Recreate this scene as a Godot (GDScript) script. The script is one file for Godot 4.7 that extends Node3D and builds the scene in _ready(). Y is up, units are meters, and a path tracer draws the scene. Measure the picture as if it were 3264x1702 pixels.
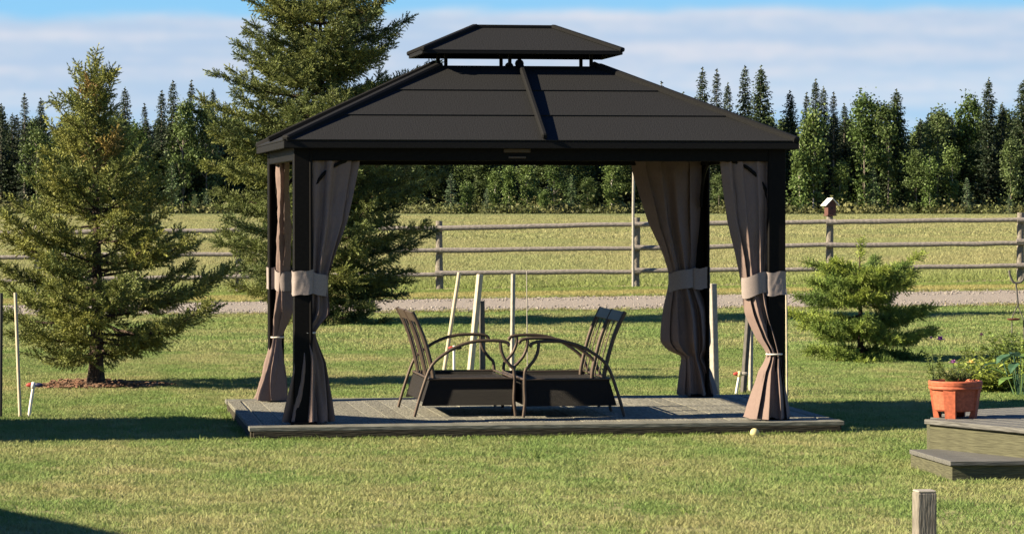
extends Node3D

# ---------------------------------------------------------------- mesh collector
class MB:
	var v := PackedVector3Array()
	var n := PackedVector3Array()
	var c := PackedColorArray()
	var i := PackedInt32Array()
	var col := Color(1, 1, 1)

	func tri(a: Vector3, b: Vector3, d: Vector3, hint := Vector3.ZERO) -> void:
		var g := (d - a).cross(b - a)
		if hint != Vector3.ZERO and g.dot(hint) < 0.0:
			var t := b
			b = d
			d = t
			g = -g
		g = g.normalized()
		var k := v.size()
		v.append(a); v.append(b); v.append(d)
		for q in 3:
			n.append(g); c.append(col); i.append(k + q)

	func quad(a: Vector3, b: Vector3, d: Vector3, e: Vector3, hint := Vector3.ZERO) -> void:
		var g := (d - a).cross(b - a) + (e - a).cross(d - a)
		if hint != Vector3.ZERO and g.dot(hint) < 0.0:
			var t := b
			b = e
			e = t
			g = -g
		g = g.normalized()
		var k := v.size()
		v.append(a); v.append(b); v.append(d); v.append(e)
		for q in 4:
			n.append(g); c.append(col)
		for q in [0, 1, 2, 0, 2, 3]:
			i.append(k + q)

	# a box with bevelled edges
	func box(ce: Vector3, s: Vector3, bev := 0.0, bs := Basis.IDENTITY) -> void:
		var h := s * 0.5
		if bev <= 0.0:
			for ax in 3:
				for sg in [-1.0, 1.0]:
					var nn := Vector3.ZERO
					nn[ax] = sg
					var p := []
					for q in [[-1, -1], [1, -1], [1, 1], [-1, 1]]:
						var w := Vector3.ZERO
						w[ax] = sg * h[ax]
						w[(ax + 1) % 3] = q[0] * h[(ax + 1) % 3]
						w[(ax + 2) % 3] = q[1] * h[(ax + 2) % 3]
						p.append(ce + bs * w)
					quad(p[0], p[1], p[2], p[3], bs * nn)
			return
		var cn := func(sx: float, sy: float, sz: float, ax: int) -> Vector3:
			var sg := Vector3(sx, sy, sz)
			var w := Vector3.ZERO
			for q in 3:
				w[q] = sg[q] * (h[q] if q == ax else h[q] - bev)
			return ce + bs * w
		for ax in 3:
			var a1 := (ax + 1) % 3
			var a2 := (ax + 2) % 3
			for sg in [-1.0, 1.0]:
				var p := []
				for q in [[-1.0, -1.0], [1.0, -1.0], [1.0, 1.0], [-1.0, 1.0]]:
					var w := Vector3.ZERO
					w[ax] = sg; w[a1] = q[0]; w[a2] = q[1]
					p.append(cn.call(w.x, w.y, w.z, ax))
				var nn := Vector3.ZERO
				nn[ax] = sg
				quad(p[0], p[1], p[2], p[3], bs * nn)
			for s1 in [-1.0, 1.0]:
				for s2 in [-1.0, 1.0]:
					var w1 := Vector3.ZERO
					w1[a1] = s1; w1[a2] = s2; w1[ax] = -1.0
					var w2 := w1
					w2[ax] = 1.0
					var nn := Vector3.ZERO
					nn[a1] = s1; nn[a2] = s2
					quad(cn.call(w1.x, w1.y, w1.z, a1), cn.call(w2.x, w2.y, w2.z, a1), cn.call(w2.x, w2.y, w2.z, a2), cn.call(w1.x, w1.y, w1.z, a2), bs * nn)
		for sx in [-1.0, 1.0]:
			for sy in [-1.0, 1.0]:
				for sz in [-1.0, 1.0]:
					tri(cn.call(sx, sy, sz, 0), cn.call(sx, sy, sz, 1), cn.call(sx, sy, sz, 2), bs * Vector3(sx, sy, sz))

	# rows of points, smooth normals; wrap closes each row into a ring
	func grid(rows: Array, wrap := false, flip := false) -> void:
		var nr := rows.size()
		var nc: int = rows[0].size()
		var k := v.size()
		for r in nr:
			for q in nc:
				var q0 := (q - 1 + nc) % nc if wrap else maxi(q - 1, 0)
				var q1 := (q + 1) % nc if wrap else mini(q + 1, nc - 1)
				var du: Vector3 = rows[r][q1] - rows[r][q0]
				var dv: Vector3 = rows[mini(r + 1, nr - 1)][q] - rows[maxi(r - 1, 0)][q]
				var g := du.cross(dv)
				if flip:
					g = -g
				v.append(rows[r][q]); n.append(g.normalized()); c.append(col)
		for r in nr - 1:
			for q in (nc if wrap else nc - 1):
				var a := k + r * nc + q
				var b := k + r * nc + (q + 1) % nc
				var d := b + nc
				var e := a + nc
				for t in ([a, d, b, a, e, d] if not flip else [a, b, d, a, d, e]):
					i.append(t)

	func tube(pts: Array, rad, sides := 8, caps := true) -> void:
		var rows := []
		var side := Vector3.ZERO
		for k in pts.size():
			var t: Vector3 = (pts[mini(k + 1, pts.size() - 1)] - pts[maxi(k - 1, 0)]).normalized()
			if side == Vector3.ZERO:
				side = t.cross(Vector3.UP if absf(t.y) < 0.9 else Vector3.RIGHT).normalized()
			side = (side - t * side.dot(t)).normalized()
			var up := t.cross(side)
			var r: float = rad[k] if rad is Array else rad
			var row := []
			for s in sides:
				var a := TAU * s / sides
				row.append(pts[k] + (side * cos(a) + up * sin(a)) * r)
			rows.append(row)
		grid(rows, true, false)
		if caps:
			for e in [0, pts.size() - 1]:
				var hint: Vector3 = (pts[0] - pts[1]) if e == 0 else (pts[e] - pts[e - 1])
				for s in sides:
					tri(pts[e], rows[e][s], rows[e][(s + 1) % sides], hint)

	# profile of [radius, height] turned about y
	func lathe(prof: Array, sides := 32, at := Vector3.ZERO) -> void:
		for k in prof.size() - 1:
			var rows := []
			for e in 2:
				var row := []
				for s in sides:
					var a := -TAU * s / sides
					row.append(at + Vector3(cos(a) * prof[k + e][0], prof[k + e][1], sin(a) * prof[k + e][0]))
				rows.append(row)
			grid(rows, true, true)

	func ball(ce: Vector3, r: Vector3, rings := 10, sides := 16) -> void:
		var rows := []
		for k in rings + 1:
			var th := PI * k / rings
			var row := []
			for s in sides:
				var a := TAU * s / sides
				row.append(ce + Vector3(sin(th) * cos(a) * r.x, -cos(th) * r.y, sin(th) * sin(a) * r.z) + Vector3(cos(a), 0, sin(a)) * 1e-5)
			rows.append(row)
		grid(rows, true, false)

	# a slab under a quad
	func slab(a: Vector3, b: Vector3, d: Vector3, e: Vector3, th: float) -> void:
		var nn := (b - a).cross(e - a).normalized()
		if nn.y < 0.0:
			nn = -nn
		var o := -nn * th
		quad(a, b, d, e, nn)
		quad(a + o, b + o, d + o, e + o, -nn)
		var p := [a, b, d, e]
		var m := (a + b + d + e) * 0.25
		for k in 4:
			var x: Vector3 = p[k]
			var y: Vector3 = p[(k + 1) % 4]
			if x.distance_to(y) > 1e-4:
				quad(x, y, y + o, x + o, (x + y) * 0.5 - m)

	func mesh() -> ArrayMesh:
		var arr := []
		arr.resize(Mesh.ARRAY_MAX)
		arr[Mesh.ARRAY_VERTEX] = v
		arr[Mesh.ARRAY_NORMAL] = n
		arr[Mesh.ARRAY_COLOR] = c
		arr[Mesh.ARRAY_INDEX] = i
		var m := ArrayMesh.new()
		m.add_surface_from_arrays(Mesh.PRIMITIVE_TRIANGLES, arr)
		return m

# ---------------------------------------------------------------- helpers
var rng := RandomNumberGenerator.new()
var names := {}
var fbm := FastNoiseLite.new()
var noise_cache := {}

func rr(a: float, b: float) -> float:
	return rng.randf_range(a, b)

func lin(r: float, g: float, b: float) -> Color:
	return Color(r, g, b).linear_to_srgb()

func noise_tex(sd: int, freq: float, lo: Color, hi: Color, oct := 4, size := 256) -> NoiseTexture2D:
	var key := "%d %f %s %s %d" % [sd, freq, lo, hi, size]
	if noise_cache.has(key):
		return noise_cache[key]
	var f := FastNoiseLite.new()
	f.seed = sd
	f.frequency = freq
	f.noise_type = FastNoiseLite.TYPE_SIMPLEX
	f.fractal_octaves = oct
	var t := NoiseTexture2D.new()
	t.width = size
	t.height = size
	t.seamless = true
	t.noise = f
	var g := Gradient.new()
	g.set_color(0, lo)
	g.set_color(1, hi)
	g.set_offset(0, 0.2)
	g.set_offset(1, 0.8)
	t.color_ramp = g
	noise_cache[key] = t
	return t

# base colour given in linear values; lo..hi is the share of it that the grain varies over
func mat(c: Color, rough := 0.8, grain := 0.0, scale := Vector3.ONE, opts := {}) -> StandardMaterial3D:
	var m := StandardMaterial3D.new()
	m.albedo_color = c.linear_to_srgb()
	m.roughness = rough
	m.vertex_color_use_as_albedo = opts.get("tint", false)
	m.metallic = opts.get("metal", 0.0)
	m.metallic_specular = opts.get("spec", 0.4)
	if grain > 0.0:
		var l := 1.0 - grain
		var h := 1.0 + grain * 0.6
		m.albedo_color = Color(c.r * h, c.g * h, c.b * h).linear_to_srgb()
		m.albedo_texture = noise_tex(opts.get("seed", 3), opts.get("freq", 0.03), lin(l / h, l / h, l / h * opts.get("warm", 1.0)), Color.WHITE, opts.get("oct", 4), opts.get("size", 256))
		m.uv1_triplanar = true
		m.uv1_world_triplanar = opts.get("world", false)
		m.uv1_scale = scale
	if opts.has("bump"):
		m.heightmap_enabled = true
		m.heightmap_scale = opts.bump
		m.heightmap_texture = noise_tex(opts.get("seed", 3) + 7, opts.get("freq", 0.03), Color.BLACK, Color.WHITE, opts.get("oct", 4), opts.get("size", 256))
		m.uv1_triplanar = true
		m.uv1_world_triplanar = opts.get("world", false)
		m.uv1_scale = scale
	if opts.has("backlight"):
		m.backlight_enabled = true
		var b: float = opts.backlight
		m.backlight = lin(b, b, b)
	if opts.has("rim"):
		m.rim_enabled = true
		m.rim = opts.rim
	m.cull_mode = BaseMaterial3D.CULL_DISABLED
	return m

func numbered(s: String) -> String:
	if not names.has(s):
		names[s] = 0
		return s
	names[s] += 1
	return "%s_%03d" % [s, names[s]]

func tag(o: Node, label: String, category: String, group := "") -> Node:
	o.set_meta("label", label)
	o.set_meta("category", category)
	if group:
		o.set_meta("group", group)
	return o

func thing(called: String, label: String, category: String, at := Vector3.ZERO, turn := 0.0, group := "") -> Node3D:
	var o := Node3D.new()
	o.name = numbered(called)
	add_child(o)
	o.position = at
	o.rotation.y = turn
	tag(o, label, category, group)
	return o

func part(called: String, m: Mesh, material: Material, parent: Node, at := Vector3.ZERO, bs := Basis.IDENTITY) -> MeshInstance3D:
	var o := MeshInstance3D.new()
	o.name = called
	o.mesh = m
	o.material_override = material
	parent.add_child(o, true)
	o.transform = Transform3D(bs, at)
	return o

func setting(called: String, m: Mesh, material: Material, kind := "structure") -> MeshInstance3D:
	var o := part(numbered(called), m, material, self)
	o.set_meta("kind", kind)
	return o

func many(called: String, mesh: Mesh, material: Material, xf: Array, cols: Array, parent: Node) -> MultiMeshInstance3D:
	var mm := MultiMesh.new()
	mm.transform_format = MultiMesh.TRANSFORM_3D
	mm.use_colors = true
	mm.mesh = mesh
	mm.instance_count = xf.size()
	for k in xf.size():
		mm.set_instance_transform(k, xf[k])
		mm.set_instance_color(k, cols[k])
	var o := MultiMeshInstance3D.new()
	o.name = called
	o.multimesh = mm
	o.material_override = material
	o.set_meta("kind", "stuff")
	parent.add_child(o, true)
	return o

func ground_y(x: float, d: float) -> float:
	return smoothstep(36.0, 58.0, d) * (1.0 - smoothstep(75.0, 190.0, d)) * clampf(0.03 + 0.0135 * x, -0.3, 0.4)

func basis_to(dir: Vector3, roll := 0.0) -> Basis:   # y axis along dir
	var y := dir.normalized()
	var x := y.cross(Vector3.FORWARD if absf(y.z) < 0.9 else Vector3.RIGHT).normalized()
	var z := x.cross(y)
	return Basis(x, y, z) * Basis(Vector3.UP, roll)

func lerp_prof(p: Array, h: float) -> float:   # [[h, value], ...] rising in h
	if h <= p[0][0]:
		return p[0][1]
	for k in p.size() - 1:
		if h <= p[k + 1][0]:
			return lerpf(p[k][1], p[k + 1][1], (h - p[k][0]) / (p[k + 1][0] - p[k][0]))
	return p[-1][1]

# ---------------------------------------------------------------- the garden's frame: the deck and the gazebo stand turned to the view
const TURN := 0.145
const DO := Vector3(-1.89, 0, -22.75)
const DECK_TOP := 0.10
func loc(u: float, v: float, y: float) -> Vector3:
	return DO + Vector3(cos(TURN), 0, -sin(TURN)) * u + Vector3(-sin(TURN), 0, -cos(TURN)) * v + Vector3.UP * y
func inside_deck(x: float, d: float) -> bool:
	var r := Vector3(x, 0, -d) - DO
	var u := r.x * cos(TURN) - r.z * sin(TURN)
	var v := -r.x * sin(TURN) - r.z * cos(TURN)
	return u > -0.03 and u < 4.43 and v > -0.02 and v < 3.3

var M := {}

func _ready() -> void:
	rng.seed = 11
	fbm.seed = 5
	fbm.frequency = 1.0
	fbm.fractal_octaves = 4
	view_and_light()
	materials()
	ground()
	forest()
	fence()
	sheds()
	deck()
	gazebo()
	curtains()
	benches()
	lawn_trees()
	platform_and_pot()
	small_things()
	grass()

func view_and_light() -> void:
	var cam := Camera3D.new()
	cam.name = "camera"
	add_child(cam)
	cam.position = Vector3(0, 1.75, 0)
	cam.rotation_degrees = Vector3(-1.238, 0, 0)
	cam.fov = 9.672
	cam.near = 0.1
	cam.far = 3000.0
	cam.current = true
	var sun := DirectionalLight3D.new()
	sun.name = "sun"
	add_child(sun)
	sun.light_energy = SUN
	sun.light_color = Color(1.0, 0.93, 0.80)
	sun.light_angular_distance = 0.53
	sun.shadow_enabled = true
	var az := deg_to_rad(13.0)
	var el := deg_to_rad(27.5)
	var to := Vector3(cos(el) * cos(az), -sin(el), -cos(el) * sin(az))
	sun.look_at_from_position(Vector3.ZERO, to, Vector3.UP)
	var env := Environment.new()
	env.background_mode = Environment.BG_SKY
	env.tonemap_mode = Environment.TONE_MAPPER_LINEAR
	env.tonemap_exposure = EXPOSURE
	env.background_energy_multiplier = SKY
	env.sdfgi_enabled = true
	env.ssao_enabled = true
	env.ssil_enabled = true
	var sky := Sky.new()
	var pm := PanoramaSkyMaterial.new()
	pm.panorama = ImageTexture.create_from_image(sky_image())
	sky.sky_material = pm
	env.sky = sky
	var we := WorldEnvironment.new()
	we.name = "world"
	we.environment = env
	add_child(we)

const SUN := 1.6
const EXPOSURE := 3.4
const SKY := 0.285

func sky_color(az: float, el: float, n: FastNoiseLite) -> Color:   # degrees
	var zen := smoothstep(2.0, 60.0, el)
	var blue := Color(0.60, 0.845, 1.0).lerp(Color(0.135, 0.31, 0.64), pow(zen, 0.55))
	# a high veil of cloud drawn out along the horizon, open above
	var wav := n.get_noise_2d(az * 0.35, el * 1.4 + 40.0)
	var fine := n.get_noise_2d(az * 0.9 + 300.0, el * 6.0)
	var finer := n.get_noise_2d(az * 3.1 + 90.0, el * 16.0)
	var edge := 3.31 + 0.10 * wav + 0.06 * fine + 0.16 * smoothstep(-6.0, 2.0, az)
	var cover := 1.0 - smoothstep(edge - 0.16, edge + 0.07, el + finer * 0.03)
	# other thin bands higher up, as in any such sky
	cover = maxf(cover, smoothstep(0.05, 0.5, n.get_noise_2d(az * 0.05 + 11.0, el * 0.23)) * 0.45 * smoothstep(5.0, 9.0, el) * (1.0 - smoothstep(25.0, 50.0, el)))
	var veil := Color(0.755, 0.83, 0.925)
	var white := clampf(0.34 + 0.95 * n.get_noise_2d(az * 0.10 + 77.0, el * 3.6) + 0.5 * fine + 0.25 * finer, 0.0, 1.0)
	veil = veil.lerp(Color(0.885, 0.90, 0.945), white)
	var low := Color(0.70, 0.845, 0.965).lerp(Color(0.80, 0.88, 0.96), clampf(white * 1.1, 0.0, 1.0))
	veil = low.lerp(veil, smoothstep(1.0, 2.6, el + 0.25 * wav - 0.03 * az))
	return blue.lerp(veil, cover * (0.93 + 0.07 * white))

func sky_image() -> Image:
	var n := FastNoiseLite.new()
	n.seed = 21
	n.frequency = 0.5
	n.fractal_octaves = 4
	var im := Image.create(512, 256, false, Image.FORMAT_RGB8)
	for y in 256:
		var el := 90.0 - (y + 0.5) / 256.0 * 180.0
		for x in 512:
			var az := wrapf((x + 0.5) / 512.0 * 360.0, -180.0, 180.0)
			im.set_pixel(x, y, sky_color(az, el, n) if el > 0.0 else Color(0.36, 0.39, 0.27))
	im.resize(4096, 2048, Image.INTERPOLATE_CUBIC)
	for y in range(910, 1030):
		var el := 90.0 - (y + 0.5) / 2048.0 * 180.0
		var w := smoothstep(910.0, 925.0, float(y))
		for x in 4096:
			var az := wrapf((x + 0.5) / 4096.0 * 360.0, -180.0, 180.0)
			var c := sky_color(az, maxf(el, 0.0), n)
			im.set_pixel(x, y, im.get_pixel(x, y).lerp(c, w))
	return im

func materials() -> void:
	M.ground = mat(Color(0.21, 0.205, 0.085), 1.0, 0.3, Vector3.ONE * 0.5, {"world": true, "freq": 0.02, "seed": 31, "size": 512, "oct": 5})
	M.field = mat(Color(0.29, 0.26, 0.125), 1.0, 0.3, Vector3.ONE * 0.08, {"world": true, "freq": 0.02, "seed": 33})
	M.gravel = mat(Color(0.31, 0.272, 0.238), 1.0, 0.34, Vector3.ONE * 1.2, {"world": true, "freq": 0.06, "seed": 35, "size": 512, "oct": 5, "bump": 1.5})
	M.grass = mat(Color(1, 1, 1), 0.7, 0.0, Vector3.ONE, {"tint": true, "backlight": 0.55, "spec": 0.25})
	M.needle = mat(Color(1, 1, 1), 0.6, 0.0, Vector3.ONE, {"tint": true, "backlight": 0.25, "spec": 0.35})
	M.leaf = mat(Color(1, 1, 1), 0.6, 0.0, Vector3.ONE, {"tint": true, "backlight": 0.5, "spec": 0.35})
	M.bark = mat(Color(0.075, 0.052, 0.04), 0.95, 0.6, Vector3(8, 2, 8), {"freq": 0.03, "seed": 41, "bump": 1.2})
	M.far_bark = mat(Color(0.16, 0.14, 0.12), 0.95)
	M.birch = mat(Color(0.45, 0.42, 0.37), 0.9)
	M.dark = mat(Color(0.0055, 0.005, 0.005), 0.6, 0.2, Vector3.ONE * 3.0, {"seed": 43, "spec": 0.2})
	M.roof = mat(Color(0.0148, 0.0154, 0.0168), 0.85, 0.35, Vector3.ONE * 3.0, {"seed": 45, "freq": 0.08, "oct": 5, "bump": 0.12, "spec": 0.25})
	M.roof_trim = mat(Color(0.0105, 0.0107, 0.0115), 0.8, 0.3, Vector3.ONE * 3.0, {"seed": 45, "freq": 0.08, "spec": 0.2})
	M.cloth = mat(Color(0.172, 0.125, 0.113), 0.95, 0.12, Vector3(20, 3, 20), {"seed": 47, "backlight": 0.05})
	M.cloth_tie = mat(Color(0.225, 0.19, 0.183), 0.95, 0.15, Vector3.ONE * 9.0, {"seed": 48})
	M.cord = mat(Color(0.6, 0.56, 0.5), 0.9)
	M.plank = []
	for k in 4:
		var g: float = [1.0, 0.86, 1.1, 0.94][k]
		M.plank.append(mat(Color(0.172 * g, 0.166 * g, 0.138 * g), 0.9, 0.4, Vector3(14, 14, 0.9), {"seed": 50 + k, "freq": 0.02, "bump": 0.25, "warm": 0.95}))
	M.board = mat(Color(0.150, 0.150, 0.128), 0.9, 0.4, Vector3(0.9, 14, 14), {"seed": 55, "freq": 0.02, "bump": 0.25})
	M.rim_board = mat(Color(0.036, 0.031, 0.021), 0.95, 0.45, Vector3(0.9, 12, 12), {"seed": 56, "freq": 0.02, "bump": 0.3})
	M.green_board = mat(Color(0.070, 0.070, 0.042), 0.9, 0.3, Vector3(1.2, 12, 1.2), {"seed": 57, "freq": 0.02, "bump": 0.25})
	M.grey_board = mat(Color(0.105, 0.105, 0.10), 0.9, 0.35, Vector3(0.9, 12, 12), {"seed": 58, "freq": 0.02, "bump": 0.25})
	M.rail = mat(Color(0.24, 0.216, 0.20), 0.95, 0.45, Vector3(1.2, 9, 9), {"seed": 60, "freq": 0.03, "bump": 0.6})
	M.post = mat(Color(0.20, 0.18, 0.155), 0.95, 0.5, Vector3(9, 1.4, 9), {"seed": 61, "freq": 0.03, "bump": 0.6})
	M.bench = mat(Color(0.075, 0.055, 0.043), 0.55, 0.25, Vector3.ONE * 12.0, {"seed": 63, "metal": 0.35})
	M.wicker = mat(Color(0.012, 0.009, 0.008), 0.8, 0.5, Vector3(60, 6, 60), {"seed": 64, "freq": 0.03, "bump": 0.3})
	M.stake = mat(Color(0.42, 0.37, 0.28), 0.85, 0.2, Vector3(9, 1.5, 9), {"seed": 65})
	M.grey_stake = mat(Color(0.30, 0.28, 0.25), 0.9, 0.3, Vector3(9, 1.5, 9), {"seed": 66})
	M.dark_stake = mat(Color(0.09, 0.085, 0.08), 0.9, 0.3, Vector3(9, 1.5, 9), {"seed": 67})
	M.black = mat(Color(0.01, 0.01, 0.011), 0.5)
	M.white = mat(Color(0.6, 0.59, 0.56), 0.6)
	M.navy = mat(Color(0.02, 0.02, 0.07), 0.4)
	M.red = mat(Color(0.32, 0.05, 0.04), 0.5)
	M.barn = mat(Color(0.095, 0.042, 0.035), 0.85, 0.3, Vector3.ONE * 8.0, {"seed": 68})
	M.pot = mat(Color(0.36, 0.092, 0.045), 0.7, 0.3, Vector3.ONE * 4.0, {"seed": 69, "freq": 0.03})
	M.soil = mat(Color(0.05, 0.036, 0.026), 1.0, 0.5, Vector3.ONE * 6.0, {"seed": 70, "bump": 2.0})
	M.mulch = mat(Color(1, 1, 1), 0.95, 0.0, Vector3.ONE, {"tint": true})
	M.ball = mat(Color(0.5, 0.45, 0.22), 0.95, 0.12, Vector3.ONE * 40.0, {"seed": 71})
	M.shed = mat(Color(0.12, 0.085, 0.06), 0.9, 0.4, Vector3(12, 1, 12), {"seed": 72})
	M.siding = mat(Color(0.42, 0.40, 0.36), 0.8, 0.1, Vector3.ONE, {"seed": 73})
	M.tint = mat(Color(1, 1, 1), 0.8, 0.0, Vector3.ONE, {"tint": true})

# ---------------------------------------------------------------- ground, field, road
func ground() -> void:
	var xs := []
	var ds := []
	for k in range(-24, 25):
		xs.append(signf(k) * pow(absf(k) / 24.0, 2.2) * 1400.0)
	for d in [-300.0, -80.0, -20.0, 0.0, 10.0, 20.0, 30.0, 36.0, 40.0, 44.0, 48.0, 52.0, 56.0, 60.0]:
		ds.append(d)
	var rows := []
	for d in ds:
		var row := []
		for x in xs:
			row.append(Vector3(x, ground_y(x, d), -d))
		rows.append(row)
	var m := MB.new()
	m.grid(rows, false, false)
	setting("ground", m.mesh(), M.ground)
	var rows2 := []
	for d in [60.0, 66.0, 72.0, 80.0, 95.0, 110.0, 130.0, 160.0, 190.0, 260.0, 345.0, 500.0, 1000.0, 2600.0]:
		var row := []
		for x in xs:
			row.append(Vector3(x, ground_y(x, d), -d))
		rows2.append(row)
	var f := MB.new()
	f.grid(rows2, false, false)
	setting("field", f.mesh(), M.field)
	var road := MB.new()
	var rr_rows := []
	for k in 13:
		rr_rows.append([])
	for k in 121:
		var x := -60.0 + k
		var n0 := fbm.get_noise_2d(x * 0.45, 3.0) * 0.3
		var n1 := fbm.get_noise_2d(x * 0.45, 30.0) * 0.3
		var d0 := 48.15 + 0.09 * x + n0
		var d1 := 54.1 + 0.09 * x + n1
		for j in 13:
			var t := j / 12.0
			var d := lerpf(d0, d1, t)
			rr_rows[j].append(Vector3(x, ground_y(x, d) + 0.012 + 0.03 * sin(t * PI) + 0.012 * cos(t * TAU * 2.0), -d))
	road.grid(rr_rows, false, false)
	setting("gravel_road", road.mesh(), M.gravel)
	# stones strewn along the road
	var st := MB.new()
	st.ball(Vector3.ZERO, Vector3(1, 0.7, 0.9), 4, 6)
	var xf := []
	var co := []
	for k in 5000:
		var x := rr(-10, 14)
		var d := lerpf(48.1, 54.2, rng.randf()) + 0.09 * x
		var s := rr(0.008, 0.022)
		xf.append(Transform3D(Basis(Vector3.UP, rr(0, TAU)).scaled(Vector3.ONE * s), Vector3(x, ground_y(x, d) + 0.03, -d)))
		var g := rr(0.10, 0.34)
		co.append(Color(g * 1.0, g * 0.9, g * 0.8))
	many(numbered("road_stones"), st.mesh(), M.tint, xf, co, self)

# ---------------------------------------------------------------- grass
func tuft(count: int, radius: float, h: float, w: float, lean: float) -> ArrayMesh:
	var m := MB.new()
	for k in count:
		var a := rr(0, TAU)
		var p := Vector3(cos(a), 0, sin(a)) * radius * sqrt(rng.randf())
		var b := rr(0, TAU)
		var side := Vector3(cos(b), 0, sin(b)) * w * rr(0.6, 1.2)
		var hh := h * rr(0.5, 1.1)
		var l := rr(0, TAU)
		var tip := p + Vector3(cos(l) * lean * hh * rr(0.2, 1.0), hh, sin(l) * lean * hh * rr(0.2, 1.0))
		var mid := p.lerp(tip, 0.55) + Vector3(0, hh * 0.12, 0)
		var g := rr(0.87, 1.13)
		m.col = Color(g, g, g)
		m.quad(p - side, p + side, mid + side * 0.8, mid - side * 0.8)
		m.tri(mid - side * 0.8, mid + side * 0.8, tip)
	return m.mesh()

func spread_grass(called: String, meshes: Array, n: int, d0: float, d1: float, margin: float, tone: Callable, size: Array, skip: Callable) -> void:
	var xf := []
	var co := []
	for k in meshes.size():
		xf.append([])
		co.append([])
	var total := 0
	while total < n:
		# even over the ground in view and a strip either side of it
		var d := sqrt(lerpf((d0 + margin) * (d0 + margin), (d1 + margin) * (d1 + margin), rng.randf())) - margin
		var half := 0.172 * d + margin
		var x := rr(-half, half)
		total += 1
		if skip.call(x, d):
			continue
		var k := rng.randi() % meshes.size()
		var s := rr(size[0], size[1])
		xf[k].append(Transform3D(Basis(Vector3.UP, rr(0, TAU)).scaled(Vector3(s, s * rr(0.75, 1.25), s)), Vector3(x, ground_y(x, d), -d)))
		co[k].append(tone.call(x, d))
	for k in meshes.size():
		many(numbered(called), meshes[k], M.grass, xf[k], co[k], self)

func lawn_tone(x: float, d: float) -> Color:
	var n := fbm.get_noise_2d(x * 0.5, d * 0.28)
	var f := fbm.get_noise_2d(x * 1.9 + 50.0, d * 1.3)
	var stripe := fbm.get_noise_2d(x * 0.05 + 9.0, d * 1.1)
	var dry := clampf(0.34 + 0.7 * n + 0.40 * f + 0.35 * stripe + rr(-0.22, 0.22), 0.0, 1.0)
	var c := Color(0.162, 0.238, 0.074).lerp(Color(0.325, 0.305, 0.148), dry)
	# lusher where the deck keeps the mower away, and towards the pasture fence
	if d > 55.0 + 0.09 * x:
		var lush := smoothstep(57.2, 58.3, d - 0.02 * x)
		c = Color(0.33, 0.30, 0.12).lerp(Color(0.19, 0.245, 0.072), lush)
	var g := rr(0.87, 1.13)
	return Color(c.r * g, c.g * g, c.b * g)

func field_tone(x: float, d: float) -> Color:
	var n := fbm.get_noise_2d(x * 0.12, d * 0.05)
	var t := clampf(0.5 + 0.8 * n + rr(-0.3, 0.3), 0.0, 1.0)
	var c := Color(0.25, 0.278, 0.12).lerp(Color(0.312, 0.295, 0.15), t)
	c = Color(0.20, 0.245, 0.08).lerp(c, smoothstep(60.0, 74.0, d))
	c = c.lerp(Color(0.22, 0.25, 0.12), smoothstep(285.0, 335.0, d))
	var g := rr(0.9, 1.1)
	return Color(c.r * g, c.g * g, c.b * g)

func off_lawn(x: float, d: float) -> bool:
	if inside_deck(x, d):
		return true
	if d > 48.0 + 0.09 * x + fbm.get_noise_2d(x * 0.45, 3.0) * 0.3 and d < 54.2 + 0.09 * x + fbm.get_noise_2d(x * 0.45, 30.0) * 0.3:
		return true
	if Vector2(x + 3.9, d - 29.5).length() < 0.62 + 0.2 * fbm.get_noise_2d(x * 3.0, d * 3.0) or Vector2(x - 3.78, d - 34.0).length() < 0.36:
		return rng.randf() < 0.9
	if x > 2.80 and d > 19.55 and d < 20.75 + (x - 2.74) * 0.49:
		return true
	return false

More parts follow.
